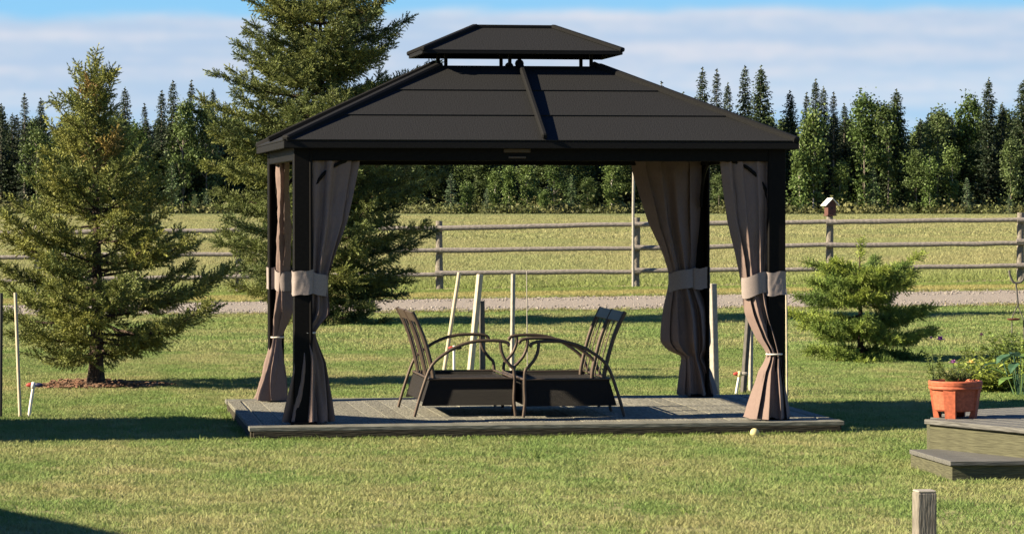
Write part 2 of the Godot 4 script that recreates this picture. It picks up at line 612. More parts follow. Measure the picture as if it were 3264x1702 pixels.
func grass() -> void:
	var near := []
	for k in 3:
		near.append(tuft(30, 0.085, 0.024, 0.0023, 1.7))
	spread_grass("lawn_grass", near, 60000, 14.5, 36.0, 2.0, lawn_tone, [0.8, 1.25], off_lawn)
	var weeds := []
	for k in 2:
		weeds.append(tuft(16, 0.06, 0.05, 0.003, 1.2))
	spread_grass("long_grass", weeds, 1100, 14.5, 36.0, 2.0, func(x, d): return Color(0.16, 0.215, 0.055) * rr(0.7, 1.2), [0.7, 1.1], func(x, d): return off_lawn(x, d) or fbm.get_noise_2d(x * 0.9 + 70.0, d * 0.7) < 0.12)
	var mid := []
	for k in 2:
		mid.append(tuft(28, 0.17, 0.034, 0.0045, 1.6))
	spread_grass("lawn_grass", mid, 42000, 36.0, 60.0, 3.0, lawn_tone, [0.8, 1.3], off_lawn)
	var tall := []
	for k in 2:
		tall.append(tuft(40, 0.42, 0.09, 0.007, 1.8))
	spread_grass("field_grass", tall, 42000, 60.5, 140.0, 8.0, field_tone, [0.6, 1.2], func(x, d): return false)
	var far := []
	for k in 2:
		far.append(tuft(44, 1.0, 0.15, 0.018, 1.8))
	spread_grass("field_grass", far, 42000, 130.0, 348.0, 10.0, field_tone, [0.6, 1.2], func(x, d): return false)
	# ragged verges along the road
	var vx := []
	var vc := []
	for k in 2600:
		var x := rr(-12, 15)
		var near_side := k % 2 == 0
		var n0 := fbm.get_noise_2d(x * 0.45, 3.0 if near_side else 30.0) * 0.3
		var d := (48.15 if near_side else 54.1) + 0.09 * x + n0 + rng.randfn() * 0.22
		var s := rr(0.5, 1.5)
		vx.append(Transform3D(Basis(Vector3.UP, rr(0, TAU)).scaled(Vector3(s * 1.6, s, s * 1.6)), Vector3(x, ground_y(x, d), -d)))
		vc.append(Color(0.17, 0.225, 0.06).lerp(Color(0.3, 0.25, 0.11), rng.randf()) * rr(0.7, 1.1))
	many(numbered("long_grass"), weeds[1], M.grass, vx, vc, self)
	# a ragged skirt of long grass along the deck's edges
	var xf := []
	var co := []
	for k in 520:
		var t := rng.randf()
		var p: Vector3
		if k % 4 == 0:
			p = loc(-0.04 if k % 8 == 0 else 4.44, rr(0, 3.25), 0)
		else:
			p = loc(rr(-0.05, 4.45), rr(-0.06, -0.03) if k % 4 < 3 else rr(3.28, 3.34), 0)
		var s := rr(0.5, 0.95)
		xf.append(Transform3D(Basis(Vector3.UP, rr(0, TAU)).scaled(Vector3(s, s, s)), p))
		co.append(Color(0.15, 0.215, 0.055) * rr(0.7, 1.2))
	many(numbered("long_grass"), weeds[0], M.grass, xf, co, self)

# ---------------------------------------------------------------- forest beyond the field
func far_spruce(h: float, r: float, sd: int, col: Color, full: float) -> Array:
	rng.seed = sd
	var m := MB.new()
	var y := h * 0.07
	while y < h * 0.975:
		var t := y / h
		var rad := r * pow(1.0 - t, 0.66) * (0.55 + 0.45 * smoothstep(0.0, 0.2, t)) * rr(0.72, 1.18)
		var cnt := int(lerpf(9, 9, t) * full)
		for k in cnt:
			var a := rr(0, TAU)
			var L := rad * rr(0.6, 1.15) + 0.12
			var dir := Vector3(cos(a), 0, sin(a))
			var side := Vector3(-sin(a), 0, cos(a))
			var droop := lerpf(-0.35, 0.35, t) + rr(-0.15, 0.15)
			var steps := maxi(2, int(L / 0.34))
			var tone := rr(0.65, 1.35)
			for s in steps:
				var q := (s + rr(0.2, 1.0)) / steps
				var p := Vector3(0, y, 0) + dir * L * q + Vector3.UP * (droop * L * q + 0.25 * L * q * q * 0.6)
				for e in 2:
					var z := rr(0.16, 0.34) * lerpf(1.15, 0.7, q) * (0.75 + 0.25 * h / 16.0) * clampf(0.35 + L * 0.6, 0.5, 1.0)
					var d2 := (dir * rr(0.3, 1.0) + side * rr(-1.0, 1.0) + Vector3.UP * rr(-0.75, 0.15)).normalized()
					var w := d2.cross(Vector3(rr(-1, 1), rr(-0.3, 1), rr(-1, 1))).normalized() * z * 0.42
					var g := tone * rr(0.75, 1.25)
					m.col = Color(col.r * g, col.g * g, col.b * g)
					m.tri(p - w, p + w, p + d2 * z * 1.5)
		y += rr(0.22, 0.38) * lerpf(1.0, 0.55, t)
	# leader
	m.col = col
	for k in 7:
		var a := k * 2.4
		var p := Vector3(0, h * (0.955 + 0.007 * k), 0)
		m.tri(p, p + Vector3(0, 0.3, 0), p + Vector3(cos(a) * 0.22, 0.16, sin(a) * 0.22))
	var tr := MB.new()
	tr.tube([Vector3(0, -0.2, 0), Vector3(0, h * 0.5, 0), Vector3(0, h, 0)], [h * 0.011, h * 0.007, 0.015], 6)
	return [m.mesh(), tr.mesh()]

func far_poplar(h: float, r: float, sd: int, col: Color, low: float) -> Array:
	rng.seed = sd
	var m := MB.new()
	var tr := MB.new()
	tr.tube([Vector3(0, -0.2, 0), Vector3(rr(-0.2, 0.2), h * 0.5, 0), Vector3(0, h * 0.95, 0)], [h * 0.009, h * 0.006, 0.02], 6)
	var clumps := int(26 + r * 9)
	for k in clumps:
		var t := pow(rng.randf(), 0.85)
		var y := lerpf(low, 0.98, t) * h
		var rad := r * sqrt(maxf(0.02, sin(PI * clampf(0.12 + 0.86 * t, 0.0, 0.985)))) * rr(0.25, 1.0)
		var a := rr(0, TAU)
		var ce := Vector3(cos(a) * rad, y, sin(a) * rad)
		if k % 3 == 0:
			tr.tube([Vector3(0, y - rad * 1.1, 0), ce], [0.05, 0.015], 4, false)
		var cr := rr(0.45, 0.95) * (0.6 + 0.4 * h / 13.0)
		var tone := rr(0.7, 1.3)
		for q in 80:
			var off := Vector3(rng.randfn(), rng.randfn() * 1.2, rng.randfn()) * cr * 0.55
			var p := ce + off
			var z := rr(0.11, 0.23)
			var d := Vector3(rr(-1, 1), rr(-1, 1), rr(-1, 1)).normalized()
			var w := d.cross(Vector3(rr(-1, 1), rr(-1, 1), rr(-1, 1))).normalized() * z * 0.6
			var g := tone * rr(0.75, 1.25)
			m.col = Color(col.r * g, col.g * g, col.b * g)
			m.quad(p - w - d * z * 0.2, p + w - d * z * 0.2, p + w * 0.4 + d * z, p - w * 0.4 + d * z)
	return [m.mesh(), tr.mesh()]

func forest() -> void:
	var dark := Color(0.030, 0.046, 0.024)
	var protos := {
		"S": [[15.0, far_spruce(15.0, 1.75, 101, dark, 1.35)], [15.0, far_spruce(15.0, 2.05, 102, Color(0.034, 0.05, 0.024), 1.4)], [15.0, far_spruce(15.0, 1.5, 103, Color(0.03, 0.043, 0.026), 1.3)]],
		"B": [[16.0, far_spruce(16.0, 2.7, 104, Color(0.036, 0.055, 0.024), 1.9)], [16.0, far_spruce(16.0, 2.35, 105, dark, 1.7)]],
		"Y": [[4.5, far_spruce(4.5, 1.25, 106, Color(0.075, 0.115, 0.05), 1.6)], [4.5, far_spruce(4.5, 1.05, 107, Color(0.08, 0.12, 0.065), 1.5)]],
		"A": [[11.0, far_poplar(11.0, 2.3, 108, Color(0.080, 0.118, 0.036), 0.1)], [11.0, far_poplar(11.0, 1.9, 109, Color(0.088, 0.125, 0.045), 0.12)], [11.0, far_poplar(11.0, 2.1, 112, Color(0.072, 0.115, 0.032), 0.08)]],
		"C": [[8.5, far_poplar(8.5, 1.15, 110, Color(0.10, 0.145, 0.042), 0.16)], [8.5, far_poplar(8.5, 1.0, 111, Color(0.092, 0.14, 0.04), 0.1)]],
	}
	rng.seed = 200
	var rows := [
	["S", -56.4, 348, 12.2, "dark spruce cut by the photo's edge, behind the yellow-green lawn spruce"],
	["S", -55.8, 352, 11.2, "short dark spruce tip between two taller ones, far behind the left lawn spruce"],
	["S", -53.5, 346, 13.2, "dark full spruce at the forest edge, tallest one left of the lawn spruce's crown"],
	["S", -52.9, 354, 12.9, "narrow dark spruce tip just left of the lawn spruce's leader"],
	["A", -51.9, 344, 9.1, "rounded mid-green poplar under the dark spruce tips at the forest's western end"],
	["A", -48.3, 346, 9.8, "green poplar half hidden behind the left lawn spruce"],
	["S", -42.6, 347, 13.9, "tall dark spruce on the skyline touching the left lawn spruce's outer twigs"],
	["S", -40.8, 350, 12.2, "low dark spruce tip, first of the row between the two lawn spruces"],
	["A", -40.9, 344, 9.6, "greyish green poplar in the forest edge beside the left lawn spruce"],
	["S", -39.1, 352, 13.7, "slim dark spruce tip next to the taller spired spruce between the lawn trees"],
	["S", -37.3, 347, 14.7, "tallest spired dark spruce between the two lawn spruces"],
	["S", -35.5, 349, 14.7, "dark spired spruce rising from an olive poplar crown between the lawn trees"],
	["A", -36.0, 345, 12.1, "olive poplar crown below the spired spruces between the two lawn trees"],
	["A", -33.5, 346, 12.1, "broad dull green poplar just before the big lawn spruce"],
	["S", -33.3, 351, 13.9, "thin dark spruce tip beside the big lawn spruce's upper branches"],
	["S", -31.7, 349, 12.4, "short dark spruce tip tucked against the big lawn spruce"],
	["Y", -36.7, 340, 5.4, "bright young spruce standing alone before the dark forest between the lawn trees"],
	["Y", -40.7, 341, 5.2, "small young spruce beside the left lawn spruce at the forest foot"],
	["Y", -34.1, 339, 2.1, "tiny pale spruce sapling at the field's far edge, nearest the fence gap"],
	["Y", -32.9, 339, 2.4, "tiny green spruce sapling next to the pale sapling at the field's far edge"],
	["S", 16.6, 350, 14.6, "thin dark spruce tip barely showing above the gazebo roof slope"],
	["S", 19.1, 352, 13.5, "short spruce tip just clearing the gazebo roof slope"],
	["S", 20.9, 346, 16.0, "first tall spruce above the gazebo's sloping roof edge"],
	["S", 22.6, 348, 15.9, "second tall dark spruce above the gazebo's sloping roof edge"],
	["S", 24.0, 351, 14.5, "shorter spruce leaning between the tall ones above the gazebo roof"],
	["S", 25.8, 349, 16.4, "narrow tall spruce pressed against the broadest spruce on the skyline"],
	["B", 27.3, 346, 16.2, "broadest and tallest dark spruce on the skyline beyond the gazebo roof"],
	["B", 30.6, 347, 13.6, "full dark spruce at the gazebo roof's eave corner"],
	["S", 32.7, 350, 13.4, "dark spruce tip just beyond the gazebo roof's eave corner"],
	["S", 33.5, 348, 14.8, "slim spruce spire behind the tall columnar green poplar"],
	["S", 34.7, 351, 14.1, "spruce spire close beside the slim spire over the columnar poplar"],
	["S", 35.5, 348, 13.4, "dark spruce rising right above the red birdhouse"],
	["S", 36.9, 350, 12.2, "low dark spruce tip just past the red birdhouse"],
	["C", 32.6, 341, 11.3, "tall columnar light green poplar before the forest, near the gazebo's front post"],
	["C", 31.0, 340, 8.1, "leafy light green poplar touching the gazebo's eave"],
	["A", 38.8, 346, 12.8, "pale rounded poplar crown on the skyline past the birdhouse"],
	["S", 40.7, 351, 12.6, "dark spruce tip between two pale poplar crowns"],
	["B", 42.3, 347, 13.7, "pale-topped broad spruce standing over the small lawn spruce"],
	["A", 41.2, 345, 11.8, "yellowish poplar merged with the pale-topped broad spruce"],
	["S", 45.6, 352, 10.6, "low spruce tip in the dip of the skyline"],
	["A", 46.8, 347, 11.5, "pale feathery poplar right after the dip of the skyline"],
	["S", 48.8, 350, 10.9, "short dark spruce beside the pale feathery poplar"],
	["A", 50.7, 349, 12.7, "thin sparse poplar with sky showing through its crown"],
	["B", 52.3, 346, 14.9, "tall dark spruce with tiered branches standing over the terracotta pot"],
	["S", 54.4, 350, 12.3, "slim dark spruce tip between the tiered spruce and the edge spruce"],
	["B", 56.0, 345, 14.7, "dark spruce cut by the photo's edge above the last fence post"],
	["C", 35.6, 341, 5.8, "small light green birch with a bare pale stem behind the birdhouse"],
	["Y", 39.1, 341, 4.9, "grey-green young spruce in the forest edge past the birdhouse"],
	["A", 43.9, 342, 6.7, "rounded mid-green bush-like poplar low in the forest edge, past the birdhouse"],
	["C", 45.2, 341, 6.6, "upright bright poplar over the last fence section"],
	["C", 47.9, 343, 7.3, "upright green poplar between the bright poplar and the tiered spruce"],
	["Y", 49.1, 340, 3.8, "young spruce low before the poplars of the last fence section"],
	["Y", 49.0, 338, 1.2, "tiniest spruce sapling in the weeds at the field's far edge"],
	["A", 54.3, 343, 8.0, "leafy green poplar under the edge spruce"],
	["Y", 53.5, 339, 2.0, "small yellowish spruce sapling near the last fence post"],
	["Y", 31.2, 338, 1.2, "tiny spruce sapling in the field right beside the gazebo's front post"],
	["Y", -6.6, 340, 4.3, "grey-green young spruce seen through the gazebo beside the big lawn spruce"],
	["C", -4.9, 341, 3.8, "small yellow-green poplar seen through the gazebo, next to the grey-green spruce"],
	["C", -1.8, 340, 4.7, "light green leaning poplar seen through the gazebo's middle"],
	["C", -0.3, 343, 6.1, "tall light poplar crown under the gazebo beam, above the stakes"],
	["C", 1.6, 342, 5.8, "slender light green poplar seen through the gazebo under the centre rib"],
	["A", 4.7, 346, 6.3, "bright green leafy poplar high under the gazebo beam"],
	["C", 3.4, 339, 2.9, "small yellowish poplar sapling seen through the gazebo"],
	["Y", 6.4, 340, 4.1, "bluish pale young spruce seen through the gazebo, clear of its neighbours"],
	["A", 8.2, 341, 3.9, "rounded light green bush poplar seen through the gazebo near the pole"],
	["C", 10.9, 343, 5.9, "light green poplar seen just beside the pole on the fence"],
	["Y", -2.7, 339, 2.7, "dark young spruce at the foot of the light poplars seen through the gazebo"],
	["A", 22.6, 344, 4.4, "bright green poplar framed between the gazebo's two eastern posts"],
	]
	var kinds := {"S": "spruce_tree", "B": "spruce_tree", "Y": "young_spruce", "A": "poplar_tree", "C": "poplar_tree"}
	var used := {}
	for q in rows:
		var set: Array = protos[q[0]]
		var at: int = used.get(q[0], 0) % set.size()
		used[q[0]] = used.get(q[0], 0) + 1
		var pr = set[at]
		var o := thing(kinds[q[0]], q[4], "spruce" if q[0] in ["S", "B", "Y"] else "poplar", Vector3(q[1], 0, -q[2]), rr(0, TAU), "trees along the forest edge beyond the field")
		part("crown", pr[1][0], M.needle if q[0] in ["S", "B", "Y"] else M.leaf, o)
		part("trunk", pr[1][1], M.birch if q[0] == "C" else M.far_bark, o)
		var s: float = q[3] / pr[0]
		o.scale = Vector3(lerpf(1.0, s, 0.7) * rr(0.92, 1.1), s, lerpf(1.0, s, 0.7))
	# the mass of the wood behind and between them
	var lists := {}
	for k in ["S", "B", "A"]:
		lists[k] = [[], []]
	for row in 6:
		for k in 66:
			var x := -80.0 + 2.45 * k + rr(-1.5, 1.5)
			var d := 350.0 + row * 6.0 + rr(-2.0, 2.0)
			var kind: String = ["S", "A", "B", "B"][rng.randi() % 4]
			if row == 0 and kind == "B":
				kind = "A"
			var h := rr(8.0, 11.6) if row > 0 else rr(5.5, 9.0)
			var pr = protos[kind][0]
			var s: float = h / pr[0]
			lists[kind][0].append(Transform3D(Basis(Vector3.UP, rr(0, TAU)).scaled(Vector3(1.0, s, 1.0)), Vector3(x, 0, -d)))
			var g := rr(0.55, 1.05)
			lists[kind][1].append(Color(g, g, g))
	for k in lists:
		many(numbered("woodland"), protos[k][0][1][0], M.leaf if k == "A" else M.needle, lists[k][0], lists[k][1], self)
	# weeds and low bushes at the wood's foot
	var bm := MB.new()
	for q in 120:
		var p := Vector3(rng.randfn() * 0.5, absf(rng.randfn()) * 0.42 + 0.05, rng.randfn() * 0.5)
		var z := rr(0.12, 0.3)
		var d := Vector3(rr(-1, 1), rr(0, 1), rr(-1, 1)).normalized()
		var w := d.cross(Vector3(rr(-1, 1), rr(-1, 1), rr(-1, 1))).normalized() * z * 0.5
		var g := rr(0.7, 1.3)
		bm.col = Color(g, g, g)
		bm.tri(p - w, p + w, p + d * z)
	var xf := []
	var co := []
	for k in 620:
		var x := rr(-72, 72)
		var s := rr(0.5, 1.5)
		if rng.randf() < 0.12:
			s = rr(1.4, 1.7)
		xf.append(Transform3D(Basis(Vector3.UP, rr(0, TAU)).scaled(Vector3(s * 1.1, s, s)), Vector3(x, 0, -rr(337, 349))))
		var c := Color(0.10, 0.125, 0.04).lerp(Color(0.15, 0.15, 0.06), rng.randf()) * rr(0.6, 1.2)
		co.append(c)
	many(numbered("undergrowth"), bm.mesh(), M.leaf, xf, co, self)

# ---------------------------------------------------------------- rail fence
func wobble_pole(a: Vector3, b: Vector3, r0: float, r1: float, amp: float, segs := 8, sides := 8) -> ArrayMesh:
	var m := MB.new()
	var pts := []
	var rad := []
	for k in segs + 1:
		var t := float(k) / segs
		pts.append(a.lerp(b, t) + Vector3(rr(-amp, amp), rr(-amp, amp), rr(-amp, amp)))
		rad.append(lerpf(r0, r1, t) * rr(0.93, 1.07))
	m.tube(pts, rad, sides)
	return m.mesh()

func fence() -> void:
	rng.seed = 300
	var f := thing("rail_fence", "weathered grey round-rail wooden fence crossing the field beyond the gravel road", "fence", Vector3.ZERO)
	var xs := [-16.6, -12.85, -9.02, -5.2, -1.38, 2.36, 6.06, 9.69, 13.4, 17.1]
	for k in xs.size():
		var x: float = xs[k]
		var g := ground_y(x, 60.0)
		part("post", wobble_pole(Vector3(x, g - 0.1, -60.0), Vector3(x + rr(-0.02, 0.02), g + 1.31 + rr(-0.03, 0.05), -60.0), 0.076, 0.066, 0.006, 5, 10), M.post, f)
		if k + 1 < xs.size():
			var x2: float = xs[k + 1]
			var g2 := ground_y(x2, 60.0)
			for h in [1.19, 0.755, 0.31]:
				part("rail", wobble_pole(Vector3(x - 0.09, g + h + rr(-0.02, 0.02), -59.89), Vector3(x2 + 0.09, g2 + h + rr(-0.02, 0.02), -59.89 + rr(-0.01, 0.0)), 0.05, 0.042, 0.008, 8, 8), M.rail, f)
	var g := ground_y(2.3, 60.0)
	var p := MB.new()
	p.tube([Vector3(0, 0, 0), Vector3(0, 1.5, 0), Vector3(0.01, 2.36, 0)], 0.026, 8)
	tag(part(numbered("pale_pole"), p.mesh(), M.grey_stake, self, Vector3(2.30, g, -59.78)), "tall thin pale pole standing against the fence post beside the hanging curtain", "pole")
	var b := thing("birdhouse", "small red birdhouse with a white sloping roof on top of a fence post", "birdhouse", Vector3(6.06, ground_y(6.06, 60.0) + 1.31, -60.0), 0.35)
	var w := MB.new()
	w.box(Vector3(0, 0.13, 0), Vector3(0.17, 0.20, 0.16), 0.004)
	w.tri(Vector3(-0.085, 0.23, 0.08), Vector3(0.085, 0.23, 0.08), Vector3(0, 0.32, 0.08), Vector3.BACK)
	w.tri(Vector3(-0.085, 0.23, -0.08), Vector3(0.085, 0.23, -0.08), Vector3(0, 0.32, -0.08), Vector3.FORWARD)
	part("wall", w.mesh(), M.barn, b)
	for sg in [-1.0, 1.0]:
		var r := MB.new()
		r.slab(Vector3(0, 0.345, -0.12), Vector3(0, 0.345, 0.12), Vector3(sg * 0.15, 0.20, 0.12), Vector3(sg * 0.15, 0.20, -0.12), 0.014)
		part("roof", r.mesh(), M.white, b)
	var hole := MB.new()
	hole.tube([Vector3(0, 0.15, 0.079), Vector3(0, 0.15, 0.083)], 0.022, 12)
	part("entrance_hole", hole.mesh(), M.black, b)
	var fl := MB.new()
	fl.box(Vector3(0, 0.015, 0), Vector3(0.2, 0.026, 0.19), 0.004)
	part("floor_board", fl.mesh(), M.barn, b)

# ---------------------------------------------------------------- buildings beside the lawn whose shadows fall on it
func sheds() -> void:
	var s := thing("garden_shed", "dark timber garden shed with a single sloping roof at the lawn's western side", "shed", Vector3(-6.5, 0, -21.85), 0.227)
	# local: x along the sun's way, -z away; the roof falls away from the house
	var w := MB.new()
	for x in [0.0, -2.6]:
		w.quad(Vector3(x, -0.05, 0), Vector3(x, -0.05, -2.3), Vector3(x, 2.28, -2.3), Vector3(x, 3.27, 0), Vector3(1 if x == 0.0 else -1, 0, 0))
	w.quad(Vector3(0, -0.05, 0), Vector3(-2.6, -0.05, 0), Vector3(-2.6, 3.27, 0), Vector3(0, 3.27, 0), Vector3.BACK)
	w.quad(Vector3(0, -0.05, -2.3), Vector3(-2.6, -0.05, -2.3), Vector3(-2.6, 2.28, -2.3), Vector3(0, 2.28, -2.3), Vector3.FORWARD)
	part("wall", w.mesh(), M.shed, s)
	var r := MB.new()
	r.slab(Vector3(0.02, 3.40, 0.0), Vector3(-2.7, 3.40, 0.0), Vector3(-2.7, 2.36, -2.35), Vector3(0.02, 2.36, -2.35), 0.07)
	part("roof", r.mesh(), M.roof, s)
	var d := MB.new()
	d.box(Vector3(0.02, 1.0, -1.15), Vector3(0.04, 1.95, 0.85), 0.006)
	part("door", d.mesh(), M.siding, s)
	var g := thing("garage", "pale sided garage with a low gable roof beside the near lawn", "garage", Vector3(-6.5, 0, -18.6), 0.0)
	var gw := MB.new()
	for x in [0.0, -6.0]:
		var hint := Vector3(1 if x == 0.0 else -1, 0, 0)
		gw.quad(Vector3(x, -0.05, 0), Vector3(x, -0.05, 10), Vector3(x, 1.22, 10), Vector3(x, 1.22, 0), hint)
		gw.tri(Vector3(x, 1.22, 0), Vector3(x, 1.22, 10), Vector3(x, 2.66, 5), hint)
	for z in [0.0, 10.0]:
		gw.quad(Vector3(0, -0.05, z), Vector3(-6, -0.05, z), Vector3(-6, 1.22, z), Vector3(0, 1.22, z), Vector3(0, 0, -1 if z == 0.0 else 1))
	part("wall", gw.mesh(), M.siding, g)
	for sg in [-1.0, 1.0]:
		var rf := MB.new()
		rf.slab(Vector3(0.2, 2.82, 5), Vector3(-6.2, 2.82, 5), Vector3(-6.2, 1.22, 5 + sg * 5.4), Vector3(0.2, 1.22, 5 + sg * 5.4), 0.09)
		part("roof", rf.mesh(), M.roof, g)

# ---------------------------------------------------------------- deck
func deck() -> void:
	rng.seed = 400
	var d := thing("deck", "low weathered grey plank deck under the dark gazebo", "deck", DO, TURN)
	var under := MB.new()
	under.box(Vector3(2.2, 0.044, -1.62), Vector3(4.3, 0.088, 3.16))
	part("joist_frame", under.mesh(), M.black, d)
	var shapes := []
	for k in 4:
		var m := MB.new()
		m.box(Vector3.ZERO, Vector3(0.1365, 0.032, 2.80), 0.002)
		shapes.append(m.mesh())
	var n := 30
	for k in n:
		var u := 0.12 + (k + 0.5) * (4.4 - 0.24) / n
		part("plank", shapes[k % 4], M.plank[rng.randi() % 4], d, Vector3(u, DECK_TOP - 0.016 + rr(-0.0025, 0.0015), -1.625), Basis(Vector3.UP, rr(-0.0015, 0.0015)))
	# border boards front and back, sides
	for q in [[0.055, 0.0], [0.165, 0.002], [3.095, -0.002], [3.20, 0.0]]:
		var m := MB.new()
		m.box(Vector3.ZERO, Vector3(4.42, 0.032, 0.094), 0.004)
		part("border_board", m.mesh(), M.board, d, Vector3(2.2, DECK_TOP - 0.016 + q[1], -q[0]), Basis(Vector3.UP, rr(-0.001, 0.001)))
	for u in [0.05, 4.35]:
		var m := MB.new()
		m.box(Vector3.ZERO, Vector3(0.10, 0.032, 2.80), 0.004)
		part("border_board", m.mesh(), M.plank[1], d, Vector3(u, DECK_TOP - 0.016, -1.625))
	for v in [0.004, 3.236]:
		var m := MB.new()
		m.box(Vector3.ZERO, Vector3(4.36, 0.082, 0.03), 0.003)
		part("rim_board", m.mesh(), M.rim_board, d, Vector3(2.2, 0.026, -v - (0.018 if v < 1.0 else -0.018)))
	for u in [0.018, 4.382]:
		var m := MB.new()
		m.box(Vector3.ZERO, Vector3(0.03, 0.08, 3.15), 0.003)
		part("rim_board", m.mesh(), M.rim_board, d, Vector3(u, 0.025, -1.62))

# ---------------------------------------------------------------- gazebo
const PU0 := 0.40
const PU1 := 3.94
const PV0 := 0.28
const PV1 := 3.03

func gazebo() -> void:
	var g := thing("gazebo", "dark brown hardtop gazebo with a two-tier roof standing on the plank deck", "gazebo", DO, TURN)
	var top := 2.15
	for u in [PU0, PU1]:
		for v in [PV0, PV1]:
			var su := 1.0 if u < 2.0 else -1.0
			var sv := 1.0 if v < 2.0 else -1.0
			var m := MB.new()
			# an angle post: two leaves meeting at the outer corner
			m.box(Vector3(0, (DECK_TOP + top) * 0.5, sv * 0.055), Vector3(0.135, top - DECK_TOP, 0.022), 0.004)
			m.box(Vector3(-su * 0.056, (DECK_TOP + top) * 0.5, -sv * 0.012), Vector3(0.022, top - DECK_TOP - 0.004, 0.110), 0.004)
			m.tube([Vector3(su * 0.055, DECK_TOP, sv * 0.06), Vector3(su * 0.055, top, sv * 0.06)], 0.012, 8)
			m.tube([Vector3(-su * 0.056, DECK_TOP, -sv * 0.07), Vector3(-su * 0.056, top, -sv * 0.07)], 0.012, 8)
			var p := part("post", m.mesh(), M.dark, g, Vector3(u, 0, -v))
			var f := MB.new()
			f.box(Vector3(0, DECK_TOP + 0.012, 0), Vector3(0.19, 0.022, 0.19), 0.004)
			part("foot_plate", f.mesh(), M.dark, p)
	# beams
	for v in [PV0, PV1]:
		var m := MB.new()
		m.box(Vector3.ZERO, Vector3(PU1 - PU0 + 0.12, 0.125, 0.05), 0.005)
		part("beam", m.mesh(), M.dark, g, Vector3((PU0 + PU1) * 0.5, 2.09, -v - (-0.036 if v < 2.0 else 0.036)))
	for u in [PU0, PU1]:
		var m := MB.new()
		m.box(Vector3.ZERO, Vector3(0.05, 0.121, PV1 - PV0 - 0.10), 0.005)
		part("beam", m.mesh(), M.dark, g, Vector3(u + (-0.036 if u < 2.0 else 0.036), 2.09, -(PV0 + PV1) * 0.5))
	# curved corner braces
	for u in [PU0, PU1]:
		for v in [PV0, PV1]:
			var su := 1.0 if u < 2.0 else -1.0
			var sv := 1.0 if v < 2.0 else -1.0
			for way in 2:
				var pts := []
				for k in 9:
					var a := PI * 0.5 * k / 8.0
					var o := 0.36 * (1.0 - cos(a))
					var y := 1.68 + 0.36 * sin(a)
					pts.append(Vector3(su * (0.05 + o), y, sv * 0.02) if way == 0 else Vector3(su * 0.0, y, -sv * (0.05 + o)))
				var m := MB.new()
				m.tube(pts, 0.014, 6)
				part("corner_brace", m.mesh(), M.dark, g, Vector3(u, 0, -v))
	# lower roof, three lapped courses a side
	var o4 := [Vector3(0.25, 2.17, -0.12), Vector3(4.09, 2.17, -0.12), Vector3(4.09, 2.17, -3.20), Vector3(0.25, 2.17, -3.20)]
	var i4 := [Vector3(1.56, 2.775, -1.385), Vector3(2.78, 2.775, -1.385), Vector3(2.78, 2.775, -1.935), Vector3(1.56, 2.775, -1.935)]
	for s in 4:
		var a: Vector3 = o4[s]
		var b: Vector3 = o4[(s + 1) % 4]
		var c: Vector3 = i4[(s + 1) % 4]
		var e: Vector3 = i4[s]
		for k in 3:
			var t0 := k / 3.0 - (0.012 if k > 0 else 0.0)
			var t1 := (k + 1) / 3.0
			var lift := Vector3(0, 0.012, 0)
			var halves := [[0.0, 0.5], [0.5, 1.0]] if s % 2 == 0 else [[0.0, 1.0]]
			for h in halves:
				var m := MB.new()
				var l0 := a.lerp(e, t0)
				var r0 := b.lerp(c, t0)
				var l1 := a.lerp(e, t1)
				var r1 := b.lerp(c, t1)
				m.slab(l0.lerp(r0, h[0]) + lift, l0.lerp(r0, h[1]) + lift, l1.lerp(r1, h[1]), l1.lerp(r1, h[0]), 0.010)
				part("roof_panel", m.mesh(), M.roof, g)
		# hip cap
		var hc := MB.new()
		bar(hc, a.lerp(e, 0.012) + Vector3(0, -0.02, 0), e + Vector3(0, -0.02, 0), 0.07, 0.052)
		part("hip_cap", hc.mesh(), M.roof_trim, g)
		# eave trim
		var ev := MB.new()
		var inw := ((o4[(s + 2) % 4] - b) as Vector3).normalized() * 0.018
		ev.box((a + b) * 0.5 + inw + Vector3(0, -0.026, 0), Vector3((b - a).length() - (0.0 if s % 2 == 0 else 0.09), 0.052, 0.03), 0.004, Basis(Vector3.UP, 0.0 if s % 2 == 0 else PI * 0.5))
		part("eave_trim", ev.mesh(), M.roof_trim, g)
		var rb := MB.new()
		bar(rb, (a + b) * 0.5 + Vector3(0, 0.016, 0), (e + c) * 0.5 + Vector3(0, 0.016, 0), 0.038, 0.045)
		if s % 2 == 0:
			rb.ball((e + c) * 0.5 + Vector3(0, 0.02, 0), Vector3(0.035, 0.035, 0.035), 8, 12)
		part("centre_rib", rb.mesh(), M.roof_trim, g)
		var cu := MB.new()
		var mid := (e + c) * 0.5
		var inn := ((i4[(s + 2) % 4] - c) as Vector3).normalized() * 0.03
		cu.box(mid + inn + Vector3(0, -0.022, 0), Vector3((c - e).length() - (0.0 if s % 2 == 0 else 0.13), 0.05, 0.06), 0.004, Basis(Vector3.UP, 0.0 if s % 2 == 0 else PI * 0.5))
		part("curb", cu.mesh(), M.roof_trim, g)
	# posts of the vent gap
	for q in [[1.60, -1.42], [2.74, -1.42], [1.60, -1.90], [2.74, -1.90], [2.10, -1.42], [2.10, -1.90]]:
		var m := MB.new()
		m.box(Vector3(q[0], 2.83, q[1]), Vector3(0.026, 0.11, 0.026), 0.003)
		part("vent_post", m.mesh(), M.dark, g)
	# upper roof
	var cx := 2.17
	var cz := -1.66
	var y0 := 2.892
	var y1 := 3.095
	var e4 := [Vector3(cx - 0.78, y0, cz + 0.46), Vector3(cx + 0.78, y0, cz + 0.46), Vector3(cx + 0.78, y0, cz - 0.46), Vector3(cx - 0.78, y0, cz - 0.46)]
	var ra := Vector3(cx - 0.30, y1, cz)
	var rb2 := Vector3(cx + 0.30, y1, cz)
